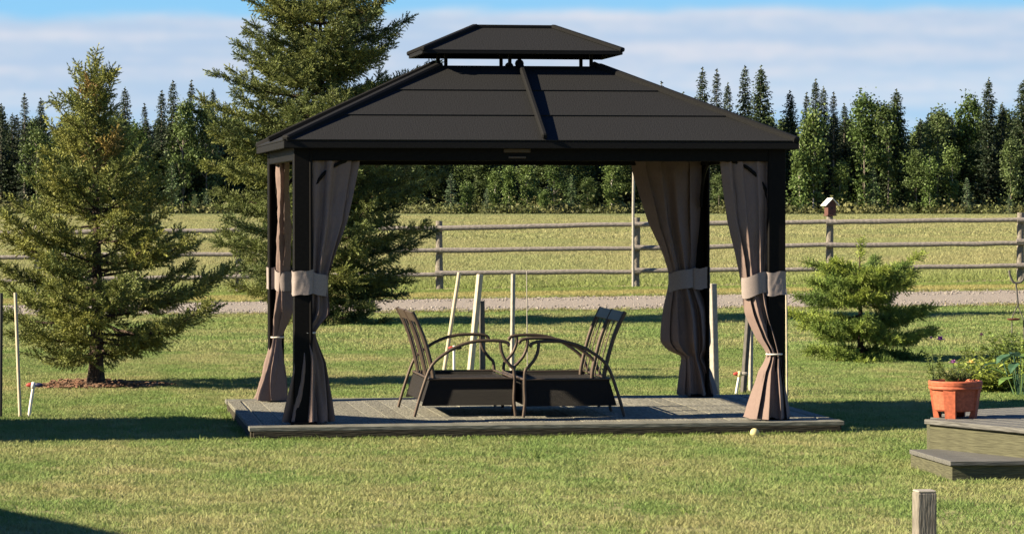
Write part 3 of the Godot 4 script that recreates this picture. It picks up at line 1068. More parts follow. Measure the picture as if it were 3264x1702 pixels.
	var tops := [[ra, rb2], [rb2, rb2], [rb2, ra], [ra, ra]]
	for s in 4:
		var a: Vector3 = e4[s]
		var b: Vector3 = e4[(s + 1) % 4]
		var m := MB.new()
		if s % 2 == 0:
			m.slab(a, b, tops[s][1], tops[s][0], 0.012)
		else:
			var nn := Vector3(1 if s == 1 else -1, 1, 0)
			m.tri(a, b, tops[s][0], nn)
			m.tri(a + Vector3(0, -0.012, 0), b + Vector3(0, -0.012, 0), tops[s][0] + Vector3(0, -0.012, 0), -nn)
		part("upper_roof_panel", m.mesh(), M.roof, g)
		var hc := MB.new()
		bar(hc, a + Vector3(0, -0.012, 0), tops[s][0] + Vector3(0, -0.012, 0), 0.055, 0.034)
		part("hip_cap", hc.mesh(), M.roof_trim, g)
		var ev := MB.new()
		var inw := ((e4[(s + 2) % 4] - b) as Vector3).normalized() * 0.014
		ev.box((a + b) * 0.5 + inw + Vector3(0, -0.015, 0), Vector3((b - a).length() - (0.0 if s % 2 == 0 else 0.062), 0.032, 0.026), 0.003, Basis(Vector3.UP, 0.0 if s % 2 == 0 else PI * 0.5))
		part("eave_trim", ev.mesh(), M.roof_trim, g)
	var rc := MB.new()
	bar(rc, ra + Vector3(-0.02, -0.016, 0), rb2 + Vector3(0.02, -0.016, 0), 0.06, 0.03)
	part("ridge_cap", rc.mesh(), M.roof_trim, g)
	# the small bracket at the middle of the front beam
	var br := MB.new()
	br.box(Vector3(1.98, 2.105, -PV0 + 0.066), Vector3(0.20, 0.03, 0.012), 0.004)
	br.box(Vector3(1.98, 2.055, -PV0 + 0.066), Vector3(0.13, 0.016, 0.012), 0.003)
	part("beam_bracket", br.mesh(), M.bench, g)

# a flat bar from a to b lying on a slope
func bar(m: MB, a: Vector3, b: Vector3, w: float, h: float) -> void:
	var t := (b - a).normalized()
	var side := t.cross(Vector3.UP).normalized()
	var up := side.cross(t)
	m.box((a + b) * 0.5 + up * h * 0.5, Vector3(w, h, (b - a).length()), minf(w, h) * 0.25, Basis(side, up, -t))

# ---------------------------------------------------------------- curtains
# prof: [height, offset along the rail, half width along, half thickness across, offset across], falling in height
func curtain(label: String, u: float, v: float, along: Vector3, prof: Array, folds: int, sd: int, tie: float, knot: float, band: Vector3) -> void:
	rng.seed = sd
	var across := along.cross(Vector3.UP)
	var o := thing("curtain", label, "curtain", loc(u, v, 0), TURN, "taupe curtains tied to the gazebo posts")
	var at := func(h: float) -> Array:
		var k := 0
		while k < prof.size() - 2 and h < prof[k + 1][0]:
			k += 1
		var a: Array = prof[maxi(k - 1, 0)]
		var b: Array = prof[k]
		var c: Array = prof[k + 1]
		var d: Array = prof[mini(k + 2, prof.size() - 1)]
		var t := clampf((b[0] - h) / (b[0] - c[0]), 0.0, 1.0)
		var r := []
		for q in range(1, 5):
			r.append(lerpf(cubic_interpolate(b[q], c[q], a[q], d[q], t), lerpf(b[q], c[q], t), 0.35))
		return r
	var p1 := rr(0, TAU)
	var p2 := rr(0, TAU)
	var p3 := rr(0, TAU)
	var rows := []
	var top: float = prof[0][0]
	var bot: float = prof[-1][0]
	var cols := 120
	var nr := 84
	for r in nr + 1:
		var h := lerpf(top, bot, float(r) / nr)
		var q: Array = at.call(h)
		var row := []
		for s in cols:
			var a := TAU * s / cols
			var fold := cos(folds * a + p1 + 0.8 * sin(h * 2.3 + p2)) + 0.5 * cos((folds + 5) * a + p3 - h * 1.1)
			var deep := 0.46
			var x: float = q[0] + q[1] * cos(a) * (1.0 + 0.16 * fold)
			var z: float = q[3] + q[2] * (sin(a) * (1.0 - deep) + deep * 0.75 * fold) + q[2] * 0.1 * sin(h * 9.0 + a * 2.0 + p2) + 0.011 * fbm.get_noise_3d(cos(a) * 1.6, h * 5.0 + sd, sin(a) * 1.6)
			var hy := h + (0.014 * cos(folds * a + p1) if r == nr else 0.0)
			row.append(along * x + across * z + Vector3.UP * (DECK_TOP + maxf(hy, 0.012)))
		rows.append(row)
	var m := MB.new()
	m.grid(rows, true, false)
	part("drape", m.mesh(), M.cloth, o)
	# band round the gathered cloth
	var q: Array = at.call(tie)
	var brows := []
	for r in 7:
		var h := tie + lerpf(0.078, -0.078, r / 6.0)
		var w: Array = at.call(h)
		var row := []
		for s in 40:
			var a := TAU * s / 40.0
			var k := 1.04 + (0.0 if r in [0, 6] else 0.03)
			row.append(along * (lerpf(w[0], q[0], 0.6) + (lerpf(w[1], q[1], 0.7) * k + 0.008) * cos(a)) + across * (q[3] + (q[2] * 1.12 + 0.008) * sin(a)) + Vector3.UP * (DECK_TOP + h - 0.028 * cos(a) + 0.006 * sin(3.0 * a + p1)))
		brows.append(row)
	var bm := MB.new()
	bm.grid(brows, true, false)
	part("tie_band", bm.mesh(), M.cloth_tie, o)
	if knot > 0.0:
		var w: Array = at.call(knot)
		var pts := []
		for s in 25:
			var a := TAU * s / 24.0
			pts.append(along * (w[0] + (w[1] * 1.08 + 0.004) * cos(a)) + across * (w[3] + (w[2] * 1.12 + 0.004) * sin(a)) + Vector3.UP * (DECK_TOP + knot))
		var km := MB.new()
		km.tube(pts, 0.007, 6, false)
		part("tie_cord", km.mesh(), M.cord, o)
	if band != Vector3.ZERO:   # the band's other end, wrapped round the post
		var pb := MB.new()
		var prow := []
		for r in 8:
			var hh := 0.088 - 0.176 * r / 7.0
			var row := []
			for k in 48:
				var a := TAU * k / 48.0
				var m2 := pow(pow(absf(cos(a)), 6.0) + pow(absf(sin(a)), 6.0), -1.0 / 6.0)
				var rad := (0.0765 + 0.004 * fbm.get_noise_3d(cos(a) * 2.0 + sd, hh * 14.0, sin(a) * 2.0) + (0.002 if r in [0, 7] else 0.0)) * m2
				row.append(Vector3(cos(a) * rad, DECK_TOP + tie + 0.012 + hh + 0.010 * cos(a + 0.6) + 0.004 * sin(a * 5.0 + sd), sin(a) * rad))
			prow.append(row)
		pb.grid(prow, true, false)
		part("post_band", pb.mesh(), M.cloth_tie, o)

func curtains() -> void:
	var E := Vector3(1, 0, 0)
	var W := Vector3(-1, 0, 0)
	var N := Vector3(0, 0, -1)   # away from the viewer
	curtain("shaded taupe curtain drawn aside along the front rail at the post beside the spruces", PU0, PV0, E,
		[[1.97, 0.20, 0.19, 0.045, 0.0], [1.48, 0.16, 0.14, 0.055, 0.0], [1.18, 0.12, 0.085, 0.06, 0.0], [1.03, 0.105, 0.068, 0.055, 0.0], [0.81, 0.095, 0.085, 0.08, 0.0], [0.67, 0.03, 0.055, 0.05, 0.0], [0.45, 0.05, 0.10, 0.09, 0.0], [0.01, 0.03, 0.165, 0.12, 0.0]], 9, 501, 1.03, 0.67, Vector3(1, 0, 1))
	curtain("narrow sunlit taupe curtain along the gazebo's sunny side at its front post", PU0, PV0, N,
		[[1.97, 0.24, 0.2, 0.045, 0.04], [1.48, 0.2, 0.14, 0.06, 0.045], [1.03, 0.12, 0.07, 0.06, 0.05], [0.81, 0.12, 0.09, 0.075, 0.05], [0.67, 0.1, 0.05, 0.05, 0.05], [0.45, 0.1, 0.10, 0.09, 0.05], [0.01, 0.1, 0.15, 0.12, 0.05]], 7, 502, 1.03, 0.0, Vector3.ZERO)
	curtain("sunlit taupe curtain with a flaring hem at the gazebo's rear sunny post", PU0, PV1, Vector3(0, 0, 1),
		[[1.95, 0.3, 0.22, 0.05, -0.035], [1.5, 0.2, 0.15, 0.055, -0.05], [1.0, 0.1, 0.07, 0.06, -0.055], [0.75, 0.1, 0.09, 0.085, -0.05], [0.52, 0.05, 0.05, 0.045, 0.0], [0.3, 0.08, 0.12, 0.09, 0.025], [0.01, 0.1, 0.17, 0.145, 0.055]], 7, 503, 1.0, 0.52, Vector3(1, 0, 1))
	curtain("taupe curtain lit from the side at the gazebo's front post beside the small bushy spruce", PU1, PV0, W,
		[[1.97, 0.20, 0.185, 0.05, 0.0], [1.47, 0.18, 0.145, 0.06, 0.0], [1.15, 0.16, 0.105, 0.065, 0.0], [1.01, 0.15, 0.09, 0.06, 0.0], [0.79, 0.115, 0.095, 0.085, 0.0], [0.61, 0.055, 0.08, 0.07, -0.02], [0.49, 0.015, 0.05, 0.045, -0.05], [0.36, 0.035, 0.085, 0.085, -0.05], [0.01, 0.06, 0.155, 0.13, -0.085]], 8, 504, 1.01, 0.49, Vector3(1, 0, 1))
	curtain("wide dark curtain bulging over its tie at the gazebo's rear post, behind the benches", PU1, PV1, W,
		[[1.97, 0.27, 0.26, 0.05, 0.0], [1.45, 0.22, 0.185, 0.07, 0.0], [1.12, 0.165, 0.115, 0.075, 0.0], [0.98, 0.15, 0.10, 0.07, 0.0], [0.72, 0.12, 0.165, 0.13, 0.0], [0.46, 0.11, 0.185, 0.15, 0.0], [0.385, 0.09, 0.15, 0.13, 0.0], [0.335, 0.06, 0.085, 0.07, 0.0], [0.2, 0.035, 0.12, 0.10, 0.0], [0.01, 0.02, 0.155, 0.12, 0.0]], 8, 505, 0.98, 0.0, Vector3(1, 0, 1))

# ---------------------------------------------------------------- the two benches
func smooth(pts: Array, per := 4) -> Array:
	var out := []
	for k in pts.size() - 1:
		var a: Vector3 = pts[maxi(k - 1, 0)]
		var b: Vector3 = pts[k]
		var c: Vector3 = pts[k + 1]
		var d: Vector3 = pts[mini(k + 2, pts.size() - 1)]
		for q in per:
			out.append(b.cubic_interpolate(c, a, d, q / float(per)))
	out.append(pts[-1])
	return out

func bench(label: String, at: Vector3, flip: bool, arms: Array) -> void:
	# local: x from the rear foot forward, z across (0 .. -1.12, away)
	var o := thing("garden_bench", label, "bench", at, TURN, "metal benches on the deck")
	var f := -1.0 if flip else 1.0
	var P := func(x: float, y: float, z: float) -> Vector3:
		return Vector3(f * x, y, -z)
	var W := 1.12
	for z in arms:
		var arc := []
		for q in [[0, 0], [0.06, 0.2], [0.133, 0.385], [0.247, 0.484], [0.356, 0.539], [0.464, 0.566], [0.58, 0.572], [0.662, 0.568], [0.705, 0.558], [0.722, 0.542], [0.712, 0.532]]:
			arc.append(P.call(q[0], q[1] + 0.004, z))
		var m := MB.new()
		m.tube(smooth(arc), 0.0125, 8)
		part("arm", m.mesh(), M.bench, o)
		var sc := []
		for q in [[0.658, 0.563], [0.664, 0.50], [0.69, 0.435], [0.735, 0.38], [0.762, 0.345], [0.766, 0.227], [0.762, 0.12], [0.775, 0.0]]:
			sc.append(P.call(q[0], q[1] + 0.004, z))
		var s := MB.new()
		s.tube(smooth(sc), 0.0125, 8)
		part("front_leg", s.mesh(), M.bench, o)
	# back: uprights, top rail, slats
	var ups := [0.03, W * 0.5, W - 0.03]
	var curve := [[0.155, 0.20], [0.148, 0.326], [0.089, 0.563], [0.03, 0.71], [-0.012, 0.795]]
	for z in ups:
		var pts := []
		for q in curve:
			pts.append(P.call(q[0], q[1], z))
		var m := MB.new()
		m.tube(smooth(pts), 0.015, 8)
		part("back_upright", m.mesh(), M.bench, o)
	for b in 2:
		var z0: float = ups[b] + 0.02
		var z1: float = ups[b + 1] - 0.02
		var m := MB.new()
		var up := Vector3(-0.042 * f, 0.085, 0).normalized()
		var thick := Vector3(up.y, -up.x, 0)
		m.box(P.call(0.012, 0.755, (z0 + z1) * 0.5), Vector3(0.016, 0.085, z1 - z0), 0.004, Basis(thick, up, thick.cross(up)))
		part("top_rail", m.mesh(), M.bench, o)
		for k in 3:
			var z := lerpf(z0, z1, (k + 0.5) / 3.0)
			var pts := []
			for q in [[0.15, 0.29], [0.145, 0.34], [0.086, 0.565], [0.028, 0.72]]:
				pts.append(P.call(q[0] - 0.004, q[1], z))
			var s := MB.new()
			s.tube(smooth(pts, 3), 0.005, 6)
			part("back_slat", s.mesh(), M.bench, o)
	# the deep woven seat: side panels, front and back aprons, and the seat between
	for z in [0.012, W - 0.012]:
		var m := MB.new()
		var pr := []
		for q in [[0.058, 0.085], [0.758, 0.085], [0.766, 0.282], [0.118, 0.282]]:
			pr.append(q)
		for sg in [-0.008, 0.008]:
			m.quad(P.call(pr[0][0], pr[0][1], z + sg), P.call(pr[1][0], pr[1][1], z + sg), P.call(pr[2][0], pr[2][1], z + sg), P.call(pr[3][0], pr[3][1], z + sg), Vector3(0, 0, -sg))
		for k in 4:
			var a: Array = pr[k]
			var b: Array = pr[(k + 1) % 4]
			m.quad(P.call(a[0], a[1], z - 0.008), P.call(b[0], b[1], z - 0.008), P.call(b[0], b[1], z + 0.008), P.call(a[0], a[1], z + 0.008), P.call((a[0] + b[0]) * 0.5 - 0.41, (a[1] + b[1]) * 0.5 - 0.18, 0.0))
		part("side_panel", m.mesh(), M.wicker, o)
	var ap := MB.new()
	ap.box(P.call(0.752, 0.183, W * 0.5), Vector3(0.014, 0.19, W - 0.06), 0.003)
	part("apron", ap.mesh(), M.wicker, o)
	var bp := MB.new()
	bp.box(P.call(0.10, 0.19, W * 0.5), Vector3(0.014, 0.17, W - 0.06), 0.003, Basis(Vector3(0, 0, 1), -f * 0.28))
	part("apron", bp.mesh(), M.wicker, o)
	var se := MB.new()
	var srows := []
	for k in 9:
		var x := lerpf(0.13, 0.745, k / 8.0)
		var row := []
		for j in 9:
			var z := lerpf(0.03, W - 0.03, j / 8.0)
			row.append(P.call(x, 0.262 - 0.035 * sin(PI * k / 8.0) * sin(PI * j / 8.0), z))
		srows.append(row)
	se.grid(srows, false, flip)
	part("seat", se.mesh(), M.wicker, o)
	var fr := MB.new()
	for q in [[P.call(0.118, 0.288, 0.0), P.call(0.77, 0.288, 0.0)], [P.call(0.118, 0.288, W), P.call(0.77, 0.288, W)], [P.call(0.77, 0.288, 0.0), P.call(0.77, 0.288, W)], [P.call(0.118, 0.288, 0.0), P.call(0.118, 0.288, W)]]:
		fr.tube([q[0], q[1]], 0.009, 6)
	part("seat_frame", fr.mesh(), M.bench, o)

func benches() -> void:
	bench("brown metal bench with its back towards the sun, facing the other bench", loc(1.29, 0.87, DECK_TOP), false, [0.0, 1.12])
	bench("brown metal bench with three arched arms, its back near the bulging curtain", loc(2.874, 0.70, DECK_TOP), true, [0.0, 0.56, 1.12])

# ---------------------------------------------------------------- lawn spruces
func twig(sd: int, n: int, len: float, wid: float, tip: float) -> ArrayMesh:
	# a flat spray: one shoot with shorter ones beside it, all set with needles
	rng.seed = sd
	var m := MB.new()
	var shoots := [[Vector3(0, -0.1, 0), Vector3(0, 1.0, 0.05), 1.0]]
	for k in 3:
		for sg in [-1.0, 1.0]:
			var y := 0.05 + 0.25 * k + rr(-0.06, 0.06)
			var l := rr(0.42, 0.62) * (1.0 - 0.18 * k)
			shoots.append([Vector3(0, y, 0), Vector3(sg * l * 0.75, y + l * 0.7, rr(-0.12, 0.22)), l])
	for q in shoots:
		var a: Vector3 = q[0]
		var b: Vector3 = q[1]
		var ax := (b - a).normalized()
		var e1 := ax.cross(Vector3.BACK).normalized()
		var e2 := ax.cross(e1)
		m.col = Color(0.55, 0.42, 0.30)
		m.quad(a - e1 * 0.012, a + e1 * 0.012, b + e1 * 0.008, b - e1 * 0.008)
		var cnt := int(n * q[2])
		for k in cnt:
			var t := (k + rng.randf()) / cnt
			var w0 := k * 2.399 + rr(-0.4, 0.4)
			var out := e1 * cos(w0) + e2 * sin(w0)
			var d := (out * lerpf(1.0, 0.5, t) + ax * lerpf(0.5, 1.2, t)).normalized()
			var p := a.lerp(b, t)
			var w := d.cross(Vector3(rr(-1, 1), rr(-1, 1), rr(-1, 1))).normalized() * wid
			var g := rr(0.75, 1.2) * lerpf(0.92, tip, t)
			m.col = Color(g, g, g)
			m.tri(p - w, p + w, p + d * len * rr(0.7, 1.15))
	return m.mesh()

# P: height, first (bare trunk), radius profile [[h, r]], whorl gap, per whorl, elevation profile, twig size, colours
func spruce(called: String, label: String, at: Vector3, P: Dictionary, twigs: Array) -> void:
	rng.seed = P.seed
	var o := thing(called, label, "spruce", at)
	var H: float = P.height
	var tr := MB.new()
	var tp := []
	var trad := []
	var lean: Vector3 = P.get("lean", Vector3.ZERO)
	for k in 15:
		var t := k / 14.0
		tp.append(Vector3(sin(t * 5.0) * 0.015 * H * 0.3, t * H, cos(t * 4.0) * 0.01 * H * 0.3) + lean * t)
		trad.append(lerpf(P.trunk, 0.006, pow(t, 0.8)) * (1.0 + 0.35 * exp(-t * 40.0)))
	tp[0] = tp[0] - Vector3(0, 0.06, 0)
	tr.tube(tp, trad, 12)
	part("trunk", tr.mesh(), M.bark, o)
	var br := MB.new()
	var xf := []
	var co := []
	for k in twigs.size():
		xf.append([])
		co.append([])
	var ts: float = P.twig
	var put := func(p: Vector3, d: Vector3, s: float, tone: Color) -> void:
		var k := rng.randi() % twigs.size()
		xf[k].append(Transform3D(basis_to(d, rr(0, TAU) if not P.has("flat") else rr(-0.5, 0.5)).scaled_local(Vector3(s * 1.05, s, s * 1.05)), p))
		var g := rr(0.75, 1.25)
		co[k].append(Color(tone.r * g, tone.g * g, tone.b * g))
	var y: float = P.first
	var az := rr(0, TAU)
	while y < H - 0.03 * H:
		var t := y / H
		var R := lerp_prof(P.radius, y)
		var el0 := lerp_prof(P.elev, t)
		var cnt: int = int(lerp_prof(P.count, t))
		az += 0.7
		for k in cnt:
			var a := az + TAU * k / cnt + rr(-0.3, 0.3)
			var yy: float = y + rr(-1.0, 1.0) * P.get("jit", 0.35) * P.gap
			var big: float = rr(0.78, 1.12) if rng.randf() < P.get("full", 0.8) else rr(0.4, 0.75)
			if P.has("gaps"):
				big *= P.gaps.call(a, yy)
			var L: float = R * big
			if L < 0.03:
				continue
			var e := el0 + rr(-0.12, 0.12)
			var dir := Vector3(cos(a), 0, sin(a))
			var side := Vector3(-sin(a), 0, cos(a))
			var base := Vector3(sin(t * 5.0) * 0.015 * H * 0.3, yy, 0) + lean * t
			var curl: float = P.curl * rr(0.6, 1.4)
			var sag: float = rr(0.0, 0.12)
			var path := func(q: float) -> Vector3:
				return base + dir * (L * q) + Vector3.UP * (L * q * tan(e) + L * (curl * q * q - sag * sin(PI * q)))
			var pts := []
			var rad := []
			for q in 6:
				pts.append(path.call(q / 5.0))
				rad.append(lerpf(clampf(L * 0.016, 0.004, 0.02), 0.0025, q / 5.0))
			br.tube(pts, rad, 5, false)
			var tone: Color = P.col.lerp(P.col2, rng.randf())
			if rng.randf() < P.get("brown", 0.0):
				tone = tone.lerp(P.brown_col, rr(0.3, 0.8))
			# side shoots
			var s: float = maxf(0.12, P.get("bare", 0.18) * (1.0 if L > 0.3 else 0.0)) * rr(0.8, 1.2)
			var ds: float = P.shoot / maxf(L, 0.05)
			var flipside := 1.0
			while s < 0.98:
				var p: Vector3 = path.call(s)
				var fw: Vector3 = (path.call(minf(s + 0.05, 1.0)) - path.call(s - 0.05)).normalized()
				for sg in [flipside, -flipside]:
					var sl := minf((1.0 - s) * L * 0.62 + ts * 0.5, P.get("side_max", 0.5)) * rr(0.6, 1.15)
					var sdir: Vector3 = (fw * rr(0.55, 0.9) + side * sg * rr(0.6, 1.0) + Vector3.UP * rr(-0.16, 0.22) * P.get("flat", 1.0)).normalized()
					var n := maxi(1, int(sl / (ts * 0.7)))
					for q in n:
						var pp: Vector3 = p + sdir * (sl * q / n) + Vector3.UP * rr(-0.2, 0.2) * ts
						var dd: Vector3 = (sdir + Vector3(rr(-0.5, 0.5), rr(-0.35, 0.5) * P.get("flat", 1.0), rr(-0.5, 0.5)) * P.get("mess", 1.0)).normalized()
						put.call(pp, dd, ts * rr(0.8, 1.25), tone)
				if rng.randf() < 0.8:
					put.call(p, (fw * 0.8 + Vector3.UP * rr(0.1, 0.8) * P.get("flat", 1.0) + side * rr(-0.4, 0.4)).normalized(), ts * rr(0.8, 1.2), tone)
				s += ds * rr(0.75, 1.3)
				flipside = -flipside
			put.call(path.call(0.93), (path.call(1.0) - path.call(0.85)).normalized(), ts * 1.25, tone)
		y += P.gap * rr(0.8, 1.2) * lerpf(1.0, P.get("gap_top", 0.8), t)
	# leader
	for k in 5:
		put.call(Vector3(0, H * 0.955 + k * ts * 0.35, 0) + lean * 0.97, (Vector3.UP + Vector3(rr(-0.4, 0.4), 0, rr(-0.4, 0.4))).normalized(), ts * 1.1, P.col)
	part("branches", br.mesh(), M.bark, o).set_meta("kind", "stuff")
	for k in twigs.size():
		many("foliage", twigs[k], M.needle, xf[k], co[k], o)

func mulch_ring(called: String, at: Vector3, r: float, n: int) -> void:
	var chip := MB.new()
	chip.box(Vector3.ZERO, Vector3(1.0, 0.25, 0.4))
	var xf := []
	var co := []
	for k in n:
		var a := rr(0, TAU)
		var q := r * sqrt(rng.randf()) * (1.0 + 0.25 * sin(a * 3.0 + 1.0))
		var s := rr(0.02, 0.05)
		xf.append(Transform3D((Basis(Vector3.UP, rr(0, TAU)) * Basis(Vector3.RIGHT, rr(-0.5, 0.5))).scaled(Vector3.ONE * s), at + Vector3(cos(a) * q, rr(0.004, 0.03), sin(a) * q)))
		co.append(Color(0.15, 0.07, 0.045).lerp(Color(0.22, 0.14, 0.09), rng.randf()) * rr(0.5, 1.1))
	many(numbered(called), chip.mesh(), M.mulch, xf, co, self)

func lawn_trees() -> void:
	var tw := []
	for k in 3:
		tw.append(twig(601 + k, 30, 0.155, 0.034, 1.2))
	var elev := [[0.0, -0.12], [0.25, 0.05], [0.5, 0.22], [0.75, 0.55], [1.0, 0.95]]
	spruce("lawn_spruce", "yellow-green young spruce with a bare lower trunk on red-brown mulch, nearest the pale stake", Vector3(-3.9, 0, -29.5), {
		"seed": 611, "height": 2.97, "first": 0.30, "trunk": 0.075, "gap": 0.185, "gap_top": 0.6, "bare": 0.33, "shoot": 0.10, "twig": 0.15, "curl": 0.14, "jit": 0.22, "side_max": 0.36, "full": 0.75,
		"radius": [[0.25, 0.5], [0.37, 0.78], [0.60, 1.08], [0.80, 1.10], [0.95, 1.0], [1.37, 0.80], [1.82, 0.56], [2.3, 0.34], [2.6, 0.20], [2.85, 0.09], [3.05, 0.03]],
		"elev": elev, "count": [[0.0, 7.3], [0.5, 7.2], [0.8, 6.2], [1.0, 4.2]],
		"gaps": func(a, yy): return 1.28 if cos(a) > 0.5 and yy < 0.9 else 1.0, "col": Color(0.225, 0.235, 0.056), "col2": Color(0.12, 0.152, 0.045), "brown": 0.04, "brown_col": Color(0.25, 0.14, 0.055), "lean": Vector3(0.0, 0, 0.0)}, tw)
	spruce("lawn_spruce", "biggest lawn spruce, its top cut off by the photo, partly behind the gazebo", Vector3(-2.66, 0, -44.0), {
		"seed": 612, "height": 5.5, "first": 0.16, "trunk": 0.10, "gap": 0.215, "gap_top": 0.75, "bare": 0.24, "shoot": 0.12, "twig": 0.185, "curl": 0.10, "jit": 0.25, "side_max": 0.5, "full": 0.72,
		"radius": [[0.15, 1.0], [0.5, 1.45], [1.36, 1.66], [2.2, 1.75], [2.6, 1.72], [3.4, 1.38], [4.0, 1.15], [4.4, 0.85], [5.0, 0.42], [5.5, 0.06]],
		"elev": [[0.0, -0.1], [0.3, 0.02], [0.6, 0.15], [0.85, 0.35], [1.0, 0.9]], "count": [[0.0, 8.2], [0.6, 7.6], [1.0, 4.5]],
		"col": Color(0.165, 0.185, 0.048), "col2": Color(0.09, 0.122, 0.042), "brown": 0.03, "brown_col": Color(0.21, 0.12, 0.05)}, tw)
	var tw2 := []
	for k in 2:
		tw2.append(twig(621 + k, 30, 0.16, 0.036, 1.3))
	spruce("lawn_spruce", "small bushy bright green spruce with flat layered branches beside the flower bed", Vector3(3.76, 0, -34.0), {
		"seed": 613, "height": 1.13, "first": 0.13, "trunk": 0.04, "gap": 0.205, "gap_top": 0.75, "bare": 0.2, "shoot": 0.06, "twig": 0.115, "curl": 0.06, "jit": 0.15, "flat": 0.32, "side_max": 0.34, "full": 0.9, "mess": 0.65,
		"radius": [[0.06, 0.66], [0.2, 0.76], [0.4, 0.74], [0.6, 0.78], [0.9, 0.64], [1.1, 0.52], [1.3, 0.38]],
		"elev": [[0.0, -0.14], [0.3, -0.07], [0.6, 0.0], [1.0, 0.2]], "count": [[0.0, 11.0], [0.6, 9.2], [1.0, 7.2]],
		"col": Color(0.245, 0.31, 0.056), "col2": Color(0.105, 0.17, 0.04)}, tw2)
	rng.seed = 640
	mulch_ring("mulch", Vector3(-3.9, 0, -29.5), 0.62, 1500)
	mulch_ring("mulch", Vector3(3.78, 0, -34.0), 0.36, 400)

# ---------------------------------------------------------------- the near wooden platform and the terracotta pot
func prism(poly: Array, y0: float, y1: float) -> ArrayMesh:   # poly of [x, distance]
	var m := MB.new()
	var ce := Vector3.ZERO
	for q in poly:
		ce += Vector3(q[0], y1, -q[1]) / poly.size()
	for k in poly.size():
		var a := Vector3(poly[k][0], y1, -poly[k][1])
		var b := Vector3(poly[(k + 1) % poly.size()][0], y1, -poly[(k + 1) % poly.size()][1])
		m.tri(a, b, ce, Vector3.UP)
		var d := Vector3(0, y0 - y1, 0)
		m.quad(a, b, b + d, a + d, (a + b) * 0.5 - ce)
	return m.mesh()

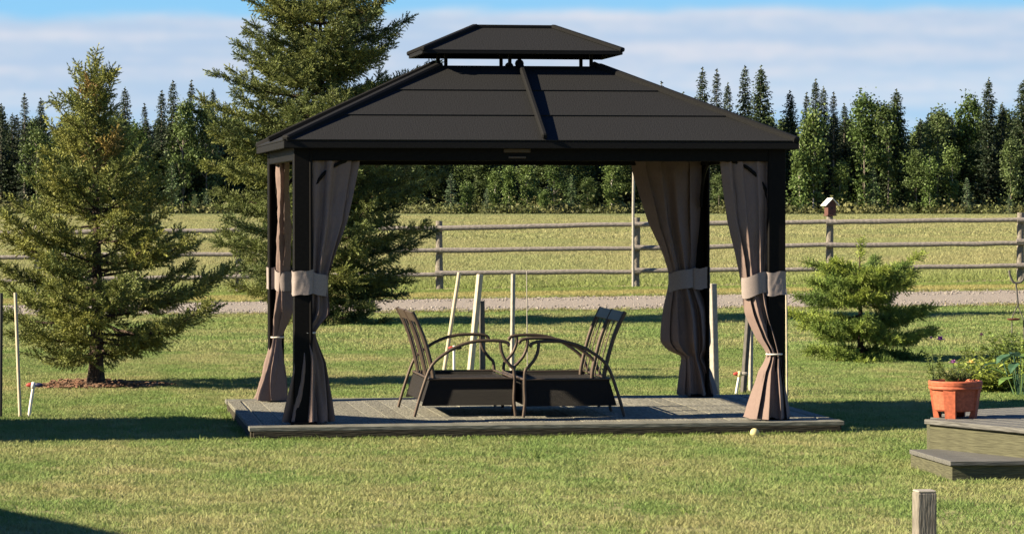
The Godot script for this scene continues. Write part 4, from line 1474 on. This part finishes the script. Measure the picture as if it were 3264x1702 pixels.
func platform_and_pot() -> void:
	rng.seed = 700
	var H := 0.318
	var s := thing("wooden_platform", "weathered wooden platform with a cut corner carrying the terracotta pot", "platform", Vector3.ZERO)
	var A := [2.69, 20.47]
	var B := [3.28, 19.52]
	part("base", prism([[A[0] + 0.03, A[1]], [B[0] + 0.03, B[1] + 0.02], [6.5, 19.8], [6.5, 22.6], [2.74, 20.78]], -0.02, H - 0.034), M.green_board, s)
	# top boards follow the cut corner
	var t := Vector2(B[0] - A[0], B[1] - A[1]).normalized()
	var nrm := Vector2(-t.y, t.x)
	if nrm.x < 0.0:
		nrm = -nrm
	var L := Vector2(B[0] - A[0], B[1] - A[1]).length()
	for k in 18:
		var p := Vector2(A[0], A[1]) + t * L * 0.5 + nrm * (0.06 + 0.135 * k)
		var len := L + 0.02 + 1.2 * clampf(k * 0.2, 0.0, 1.0)
		var m := MB.new()
		m.box(Vector3.ZERO, Vector3(len, 0.032, 0.128), 0.004)
		var ang := atan2(t.y, t.x)
		part("top_board", m.mesh(), M.grey_board, s, Vector3(p.x + clampf(k * 0.2, 0.0, 1.0) * 0.05, H - 0.016, -p.y), Basis(Vector3.UP, ang))
	var st := thing("wooden_step", "low wooden step with a dark front against the platform with the pot", "step", Vector3.ZERO)
	part("riser", prism([[2.726, 19.47], [5.5, 19.87], [5.5, 20.9], [2.59, 20.43]], -0.02, 0.098), M.green_board, st)
	for k in 5:
		var m := MB.new()
		m.box(Vector3.ZERO, Vector3(2.8, 0.03, 0.185), 0.004)
		var v := 0.09 + 0.19 * k
		part("tread_board", m.mesh(), M.grey_board, st, Vector3(2.71 + 1.385 - 0.143 * v, 0.114, -19.45 - 0.2 - 0.989 * v), Basis(Vector3.UP, 0.1435))
	# pot
	var pt := thing("flower_pot", "terracotta coloured flower pot with square feet on the platform's corner", "pot", Vector3(2.905, H, -20.62), 0.066)
	var b := MB.new()
	b.lathe([[0.0, 0.045], [0.125, 0.045], [0.131, 0.05], [0.153, 0.19], [0.158, 0.192]], 48)
	b.lathe([[0.150, 0.192], [0.138, 0.055]], 48)
	part("body", b.mesh(), M.pot, pt)
	var r := MB.new()
	r.lathe([[0.156, 0.188], [0.172, 0.19], [0.175, 0.196], [0.172, 0.21], [0.176, 0.216], [0.178, 0.236], [0.174, 0.243], [0.164, 0.245], [0.158, 0.238], [0.152, 0.2]], 48)
	part("rim", r.mesh(), M.pot, pt)
	for k in 4:
		var a := TAU * k / 4.0 + 0.45
		var f := MB.new()
		var bs := Basis(Vector3.UP, -a)
		var prf := [[0.098, 0.0, 0.034], [0.136, 0.0, 0.034], [0.163, 0.19, 0.040], [0.150, 0.19, 0.040]]
		var c8 := []
		for sg in [-1.0, 1.0]:
			for q in prf:
				c8.append(bs * Vector3(q[0], q[1], sg * q[2]))
		var ce := bs * Vector3(0.137, 0.09, 0)
		for q in [[0, 1, 2, 3], [4, 5, 6, 7], [0, 1, 5, 4], [1, 2, 6, 5], [2, 3, 7, 6]]:
			f.quad(c8[q[0]], c8[q[1]], c8[q[2]], c8[q[3]], (c8[q[0]] + c8[q[2]]) * 0.5 - ce)
		part("foot", f.mesh(), M.pot, pt)
	var so := MB.new()
	so.lathe([[0.152, 0.215], [0.1, 0.222], [0.0, 0.226]], 32)
	part("soil", so.mesh(), M.soil, pt)
	# petunia in the pot
	plant("petunia_plant", "wispy petunia with one mauve bloom growing in the terracotta pot", Vector3(2.905, H + 0.222, -20.62), 70, 0.11, 0.11, 0.022, Color(0.15, 0.17, 0.06), [[Vector3(-0.02, 0.135, 0.04), 0.038, Color(0.33, 0.13, 0.32)]], 711)
	# wooden post right in front
	var po := thing("wooden_post", "short square wooden post close to the viewer, one edge sunlit", "post", Vector3(1.705, 0, -13.0), 0.18)
	var pm := MB.new()
	pm.box(Vector3(0, 0.245, 0), Vector3(0.082, 0.59, 0.082), 0.005)
	part("shaft", pm.mesh(), mat(Color(0.17, 0.155, 0.135), 0.9, 0.4, Vector3(10, 1.2, 10), {"seed": 75, "bump": 0.3}), po)
	var cm := MB.new()
	cm.box(Vector3(0, 0.544, 0), Vector3(0.079, 0.01, 0.079), 0.004)
	part("end_grain", cm.mesh(), mat(Color(0.28, 0.26, 0.23), 0.9, 0.3, Vector3.ONE * 20.0, {"seed": 76}), po)

func leaf_shape(m: MB, p: Vector3, d: Vector3, len: float, wid: float, fold := 0.25) -> void:
	var side := d.cross(Vector3.UP)
	if side.length() < 0.05:
		side = Vector3.RIGHT
	side = side.normalized()
	var up := side.cross(d).normalized()
	var q := [p, p + d * len * 0.35 - up * len * 0.03, p + d * len * 0.7 - up * len * 0.02, p + d * len - up * len * 0.18]
	var w := [0.12, 1.0, 0.75, 0.02]
	for k in 3:
		for sg in [-1.0, 1.0]:
			var a: Vector3 = q[k] + side * sg * wid * w[k] + up * fold * wid * w[k]
			var b: Vector3 = q[k + 1] + side * sg * wid * w[k + 1] + up * fold * wid * w[k + 1]
			m.quad(q[k], a, b, q[k + 1], up)

func flower(m: MB, p: Vector3, r: float, col: Color) -> void:
	m.col = col
	for k in 7:
		var a := TAU * k / 7.0
		var o := Vector3(cos(a), 0.35, sin(a)).normalized()
		leaf_shape(m, p, o, r, r * 0.42, 0.1)
	for k in 5:
		var a := TAU * k / 5.0 + 0.4
		leaf_shape(m, p, Vector3(cos(a) * 0.5, 1, sin(a) * 0.5).normalized(), r * 0.8, r * 0.35, 0.1)

# stems with small leaves, and blooms [[place, radius, colour], ...]
func plant(called: String, label: String, at: Vector3, stems: int, h: float, spread: float, leaf: float, col: Color, blooms: Array, sd: int) -> void:
	rng.seed = sd
	var o := thing(called, label, "plant", at)
	var sm := MB.new()
	var lm := MB.new()
	for k in stems:
		var a := rr(0, TAU)
		var r := spread * sqrt(rng.randf())
		var hh := h * rr(0.5, 1.0)
		var b := Vector3(cos(a) * r * 0.4, 0, sin(a) * r * 0.4)
		var e := Vector3(cos(a) * r * 1.2, hh, sin(a) * r * 1.2)
		sm.tube([b, b.lerp(e, 0.5) + Vector3(0, hh * 0.1, 0), e], [0.004, 0.003, 0.002], 4, false)
		var n := int(clampf(hh / (leaf * 0.5), 4, 16))
		for q in n:
			var p := b.lerp(e, (q + 0.6) / n)
			var la := rr(0, TAU)
			var g := rr(0.65, 1.3)
			lm.col = Color(col.r * g, col.g * g, col.b * g * rr(0.7, 1.1))
			leaf_shape(lm, p, Vector3(cos(la), rr(-0.1, 0.8), sin(la)).normalized(), leaf * rr(0.7, 1.3), leaf * 0.3)
	for q in blooms:
		sm.tube([Vector3(q[0].x * 0.6, 0, q[0].z * 0.6), q[0]], [0.004, 0.003], 5, false)
	part("stems", sm.mesh(), mat(Color(0.07, 0.10, 0.03), 0.7), o)
	part("foliage", lm.mesh(), M.leaf, o).set_meta("kind", "stuff")
	for q in blooms:
		var fm := MB.new()
		flower(fm, q[0], q[1], q[2])
		part("bloom", fm.mesh(), M.leaf, o)

# ---------------------------------------------------------------- stakes, ornaments, flower bed
func pole(called: String, label: String, category: String, a: Vector3, b: Vector3, r: float, m: Material, square := false, group := "") -> void:
	var o := MB.new()
	if square:
		var t := (b - a)
		o.box((b - a) * 0.5, Vector3(r * 2, t.length(), r * 2), r * 0.15, basis_to(t, 0.6))
	else:
		o.tube([Vector3.ZERO - (b - a) * 0.03, (b - a) * 0.5, b - a], r, 8)
	tag(part(numbered(called), o.mesh(), m, self, a), label, category, group)

func ornament(label: String, at: Vector3, h: float, lean: float, head: Material, wing: Material) -> void:
	var o := thing("garden_ornament", label, "ornament", at)
	var s := MB.new()
	s.tube([Vector3.ZERO, Vector3(lean * 0.5, h * 0.45, 0), Vector3(lean, h * 0.85, 0)], 0.013, 8)
	part("stem", s.mesh(), M.white, o)
	var b := MB.new()
	b.ball(Vector3(lean, h * 0.93, 0.0), Vector3(0.026, 0.03, 0.026), 8, 12)
	part("head", b.mesh(), head, o)
	for sg in [-1.0, 1.0]:
		var w := MB.new()
		w.ball(Vector3(lean + sg * 0.035 + 0.012, h * 0.95, 0.01), Vector3(0.034, 0.018, 0.012), 6, 10)
		part("wing", w.mesh(), wing if sg > 0.0 else M.red, o)

func small_things() -> void:
	rng.seed = 800
	var G := "stakes round the garden plot behind the deck"
	pole("black_rod", "black garden rod at the photo's western edge beside the pale stake", "rod", Vector3(-4.08, 0, -25.1), Vector3(-4.07, 1.0, -25.1), 0.013, M.black)
	pole("garden_stake", "thin pale wooden stake in front of the yellow-green lawn spruce", "stake", Vector3(-3.94, 0, -25.2), Vector3(-3.975, 1.0, -25.2), 0.014, M.stake)
	pole("garden_stake", "slim pale stake leaning over behind the sunward bench", "stake", Vector3(-0.687, 0.000, -31.75), Vector3(-0.531, 1.010, -31.75), 0.02, M.stake, false, G)
	pole("garden_stake", "thicker pale wooden stake just beside the dark short post", "stake", Vector3(-0.422, 0.000, -31.75), Vector3(-0.323, 0.989, -31.75), 0.026, M.stake, true, G)
	pole("garden_stake", "short dark grey post seen behind the bench arms", "stake", Vector3(-0.297, 0.000, -31.85), Vector3(-0.307, 0.718, -31.85), 0.023, M.dark_stake, true, G)
	pole("garden_stake", "grey upright stake seen through the benches' scrolled arms", "stake", Vector3(0.000, 0.000, -31.75), Vector3(0.012, 0.994, -31.75), 0.018, M.grey_stake, true, G)
	pole("wire_rod", "thin wire rod standing next to the grey upright stake", "rod", Vector3(0.156, 0.000, -31.75), Vector3(0.148, 1.025, -31.75), 0.005, M.grey_stake, false, G)
	pole("garden_stake", "square grey stake tight against the bulging curtain", "stake", Vector3(1.80, 0, -27.9), Vector3(1.775, 1.0, -27.9), 0.03, M.grey_stake, true, G)
	pole("garden_stake", "dark leaning stake between the gazebo's two eastern posts", "stake", Vector3(2.08, 0, -28.3), Vector3(2.137, 0.83, -28.3), 0.022, M.dark_stake, true, G)
	pole("garden_stake", "low grey stake just behind the dark leaning stake", "stake", Vector3(2.16, 0, -28.5), Vector3(2.165, 0.56, -28.5), 0.016, M.grey_stake, true, G)
	pole("pale_rod", "thin pale rod just outside the gazebo's front post by the small bushy spruce", "rod", Vector3(2.36, 0, -27.0), Vector3(2.352, 0.98, -27.0), 0.008, M.stake, false, G)
	ornament("little garden ornament with white stem and dark blue head by the pale stake", Vector3(-3.885, 0, -25.3), 0.27, 0.035, M.white, M.navy)
	ornament("little red and white garden ornament behind the sunward bench", Vector3(-0.575, 0, -31.2), 0.29, 0.0, M.white, M.black)
	ornament("little white garden ornament with pale head by the dark leaning stake", Vector3(2.0, 0, -28.1), 0.2, 0.03, mat(Color(0.7, 0.6, 0.3), 0.7), M.grey_stake)
	# ball
	var b := MB.new()
	b.ball(Vector3(0, 0.036, 0), Vector3(0.034, 0.034, 0.034), 14, 20)
	tag(part(numbered("ball"), b.mesh(), M.ball, self, Vector3(1.78, 0, -23.08)), "pale yellow ball lying on the grass against the deck's front edge", "ball")
	# bird
	var bird := thing("flying_bird", "tiny dark bird flying in the sky above the big lawn spruce's side", "bird", Vector3(-1.44, 3.83, -40.0), 0.6)
	var bb := MB.new()
	bb.tube([Vector3(-0.02, 0.012, 0), Vector3(-0.012, 0.012, 0), Vector3(0, 0.005, 0), Vector3(0.018, -0.012, 0), Vector3(0.03, -0.03, 0)], [0.003, 0.008, 0.011, 0.006, 0.002], 8)
	part("body", bb.mesh(), M.dark_stake, bird)
	for sg in [-1.0, 1.0]:
		var w := MB.new()
		w.tri(Vector3(-0.006, 0.008, sg * 0.006), Vector3(0.012, 0.0, sg * 0.006), Vector3(0.004, 0.028, sg * 0.04))
		part("wing", w.mesh(), M.dark_stake, bird)
	# plant hanger with a saucer
	var h := thing("plant_hanger", "thin dark metal hook stand with a red-brown saucer over the flower bed", "hook stand", Vector3(4.80, 0, -30.0))
	var st := MB.new()
	st.tube(smooth([Vector3(0.02, 0.74, 0), Vector3(0.012, 0.85, 0), Vector3(0, 0.95, 0)]), 0.009, 8)
	st.tube(smooth([Vector3(-0.062, 1.07, 0), Vector3(-0.056, 1.02, 0), Vector3(-0.03, 0.965, 0), Vector3(0, 0.95, 0), Vector3(0.04, 0.955, 0), Vector3(0.07, 0.985, 0), Vector3(0.078, 1.04, 0)]), 0.011, 8)
	st.tube([Vector3(0.02, 0.74, 0), Vector3(-0.035, 0.62, 0), Vector3(-0.04, 0.0, 0)], 0.006, 6)
	st.tube([Vector3(0.02, 0.74, 0), Vector3(0.075, 0.60, 0), Vector3(0.085, 0.0, 0)], 0.006, 6)
	part("frame", st.mesh(), M.dark_stake, h)
	var sa := MB.new()
	sa.lathe([[0.0, 0.592], [0.05, 0.594], [0.062, 0.604], [0.064, 0.612], [0.05, 0.606], [0.0, 0.604]], 20, Vector3(-0.02, 0, 0.0))
	part("saucer", sa.mesh(), mat(Color(0.10, 0.03, 0.025), 0.5), h)
	# flower bed
	var purple := Color(0.09, 0.03, 0.16)
	plant("tall_flower", "tall stalk with a deep purple flower head beside the small bushy spruce", Vector3(3.98, 0, -29.4), 14, 0.34, 0.12, 0.05, Color(0.17, 0.22, 0.06), [[Vector3(0.02, 0.43, 0.0), 0.06, purple], [Vector3(-0.07, 0.45, 0.02), 0.028, purple]], 811)
	plant("tall_flower", "slender stalk with a small dusky purple bud over the yellow-green bush", Vector3(4.34, 0, -29.3), 30, 0.42, 0.16, 0.05, Color(0.2, 0.25, 0.07), [[Vector3(0.03, 0.48, 0.0), 0.036, Color(0.16, 0.07, 0.14)]], 812)
	plant("leafy_bush", "low yellow-green leafy bush with a pale yellow bloom behind the pot", Vector3(4.34, 0, -28.5), 130, 0.30, 0.36, 0.07, Color(0.27, 0.33, 0.075), [[Vector3(-0.20, 0.27, 0.12), 0.05, Color(0.75, 0.62, 0.25)], [Vector3(-0.08, 0.24, 0.12), 0.018, Color(0.6, 0.25, 0.05)]], 813)
	plant("leafy_bush", "taller feathery green plant under the hook stand in the flower bed", Vector3(4.76, 0, -29.2), 150, 0.55, 0.34, 0.06, Color(0.19, 0.26, 0.07), [], 814)
	# broad leaved plant, each leaf its own
	var bl := thing("broad_leaf_plant", "plant with big blue-green drooping leaves at the flower bed's near corner", "plant", Vector3(4.50, 0, -27.9))
	rng.seed = 815
	var cols := [Color(0.05, 0.11, 0.06), Color(0.12, 0.20, 0.05), Color(0.06, 0.13, 0.09)]
	for k in 16:
		var a := TAU * k / 16.0 * 2.3 + rr(-0.3, 0.3)
		var hh := rr(0.16, 0.38)
		var r := rr(0.04, 0.16)
		var m := MB.new()
		m.col = cols[k % 3] * rr(0.8, 1.2)
		leaf_shape(m, Vector3(cos(a) * r, hh, sin(a) * r), Vector3(cos(a), -0.45 + rr(0, 0.9), sin(a)).normalized(), rr(0.14, 0.22), rr(0.045, 0.07))
		m.tube([Vector3(cos(a) * r * 0.3, 0, sin(a) * r * 0.3), Vector3(cos(a) * r, hh, sin(a) * r)], 0.004, 4, false)
		part("leaf", m.mesh(), M.leaf, bl)
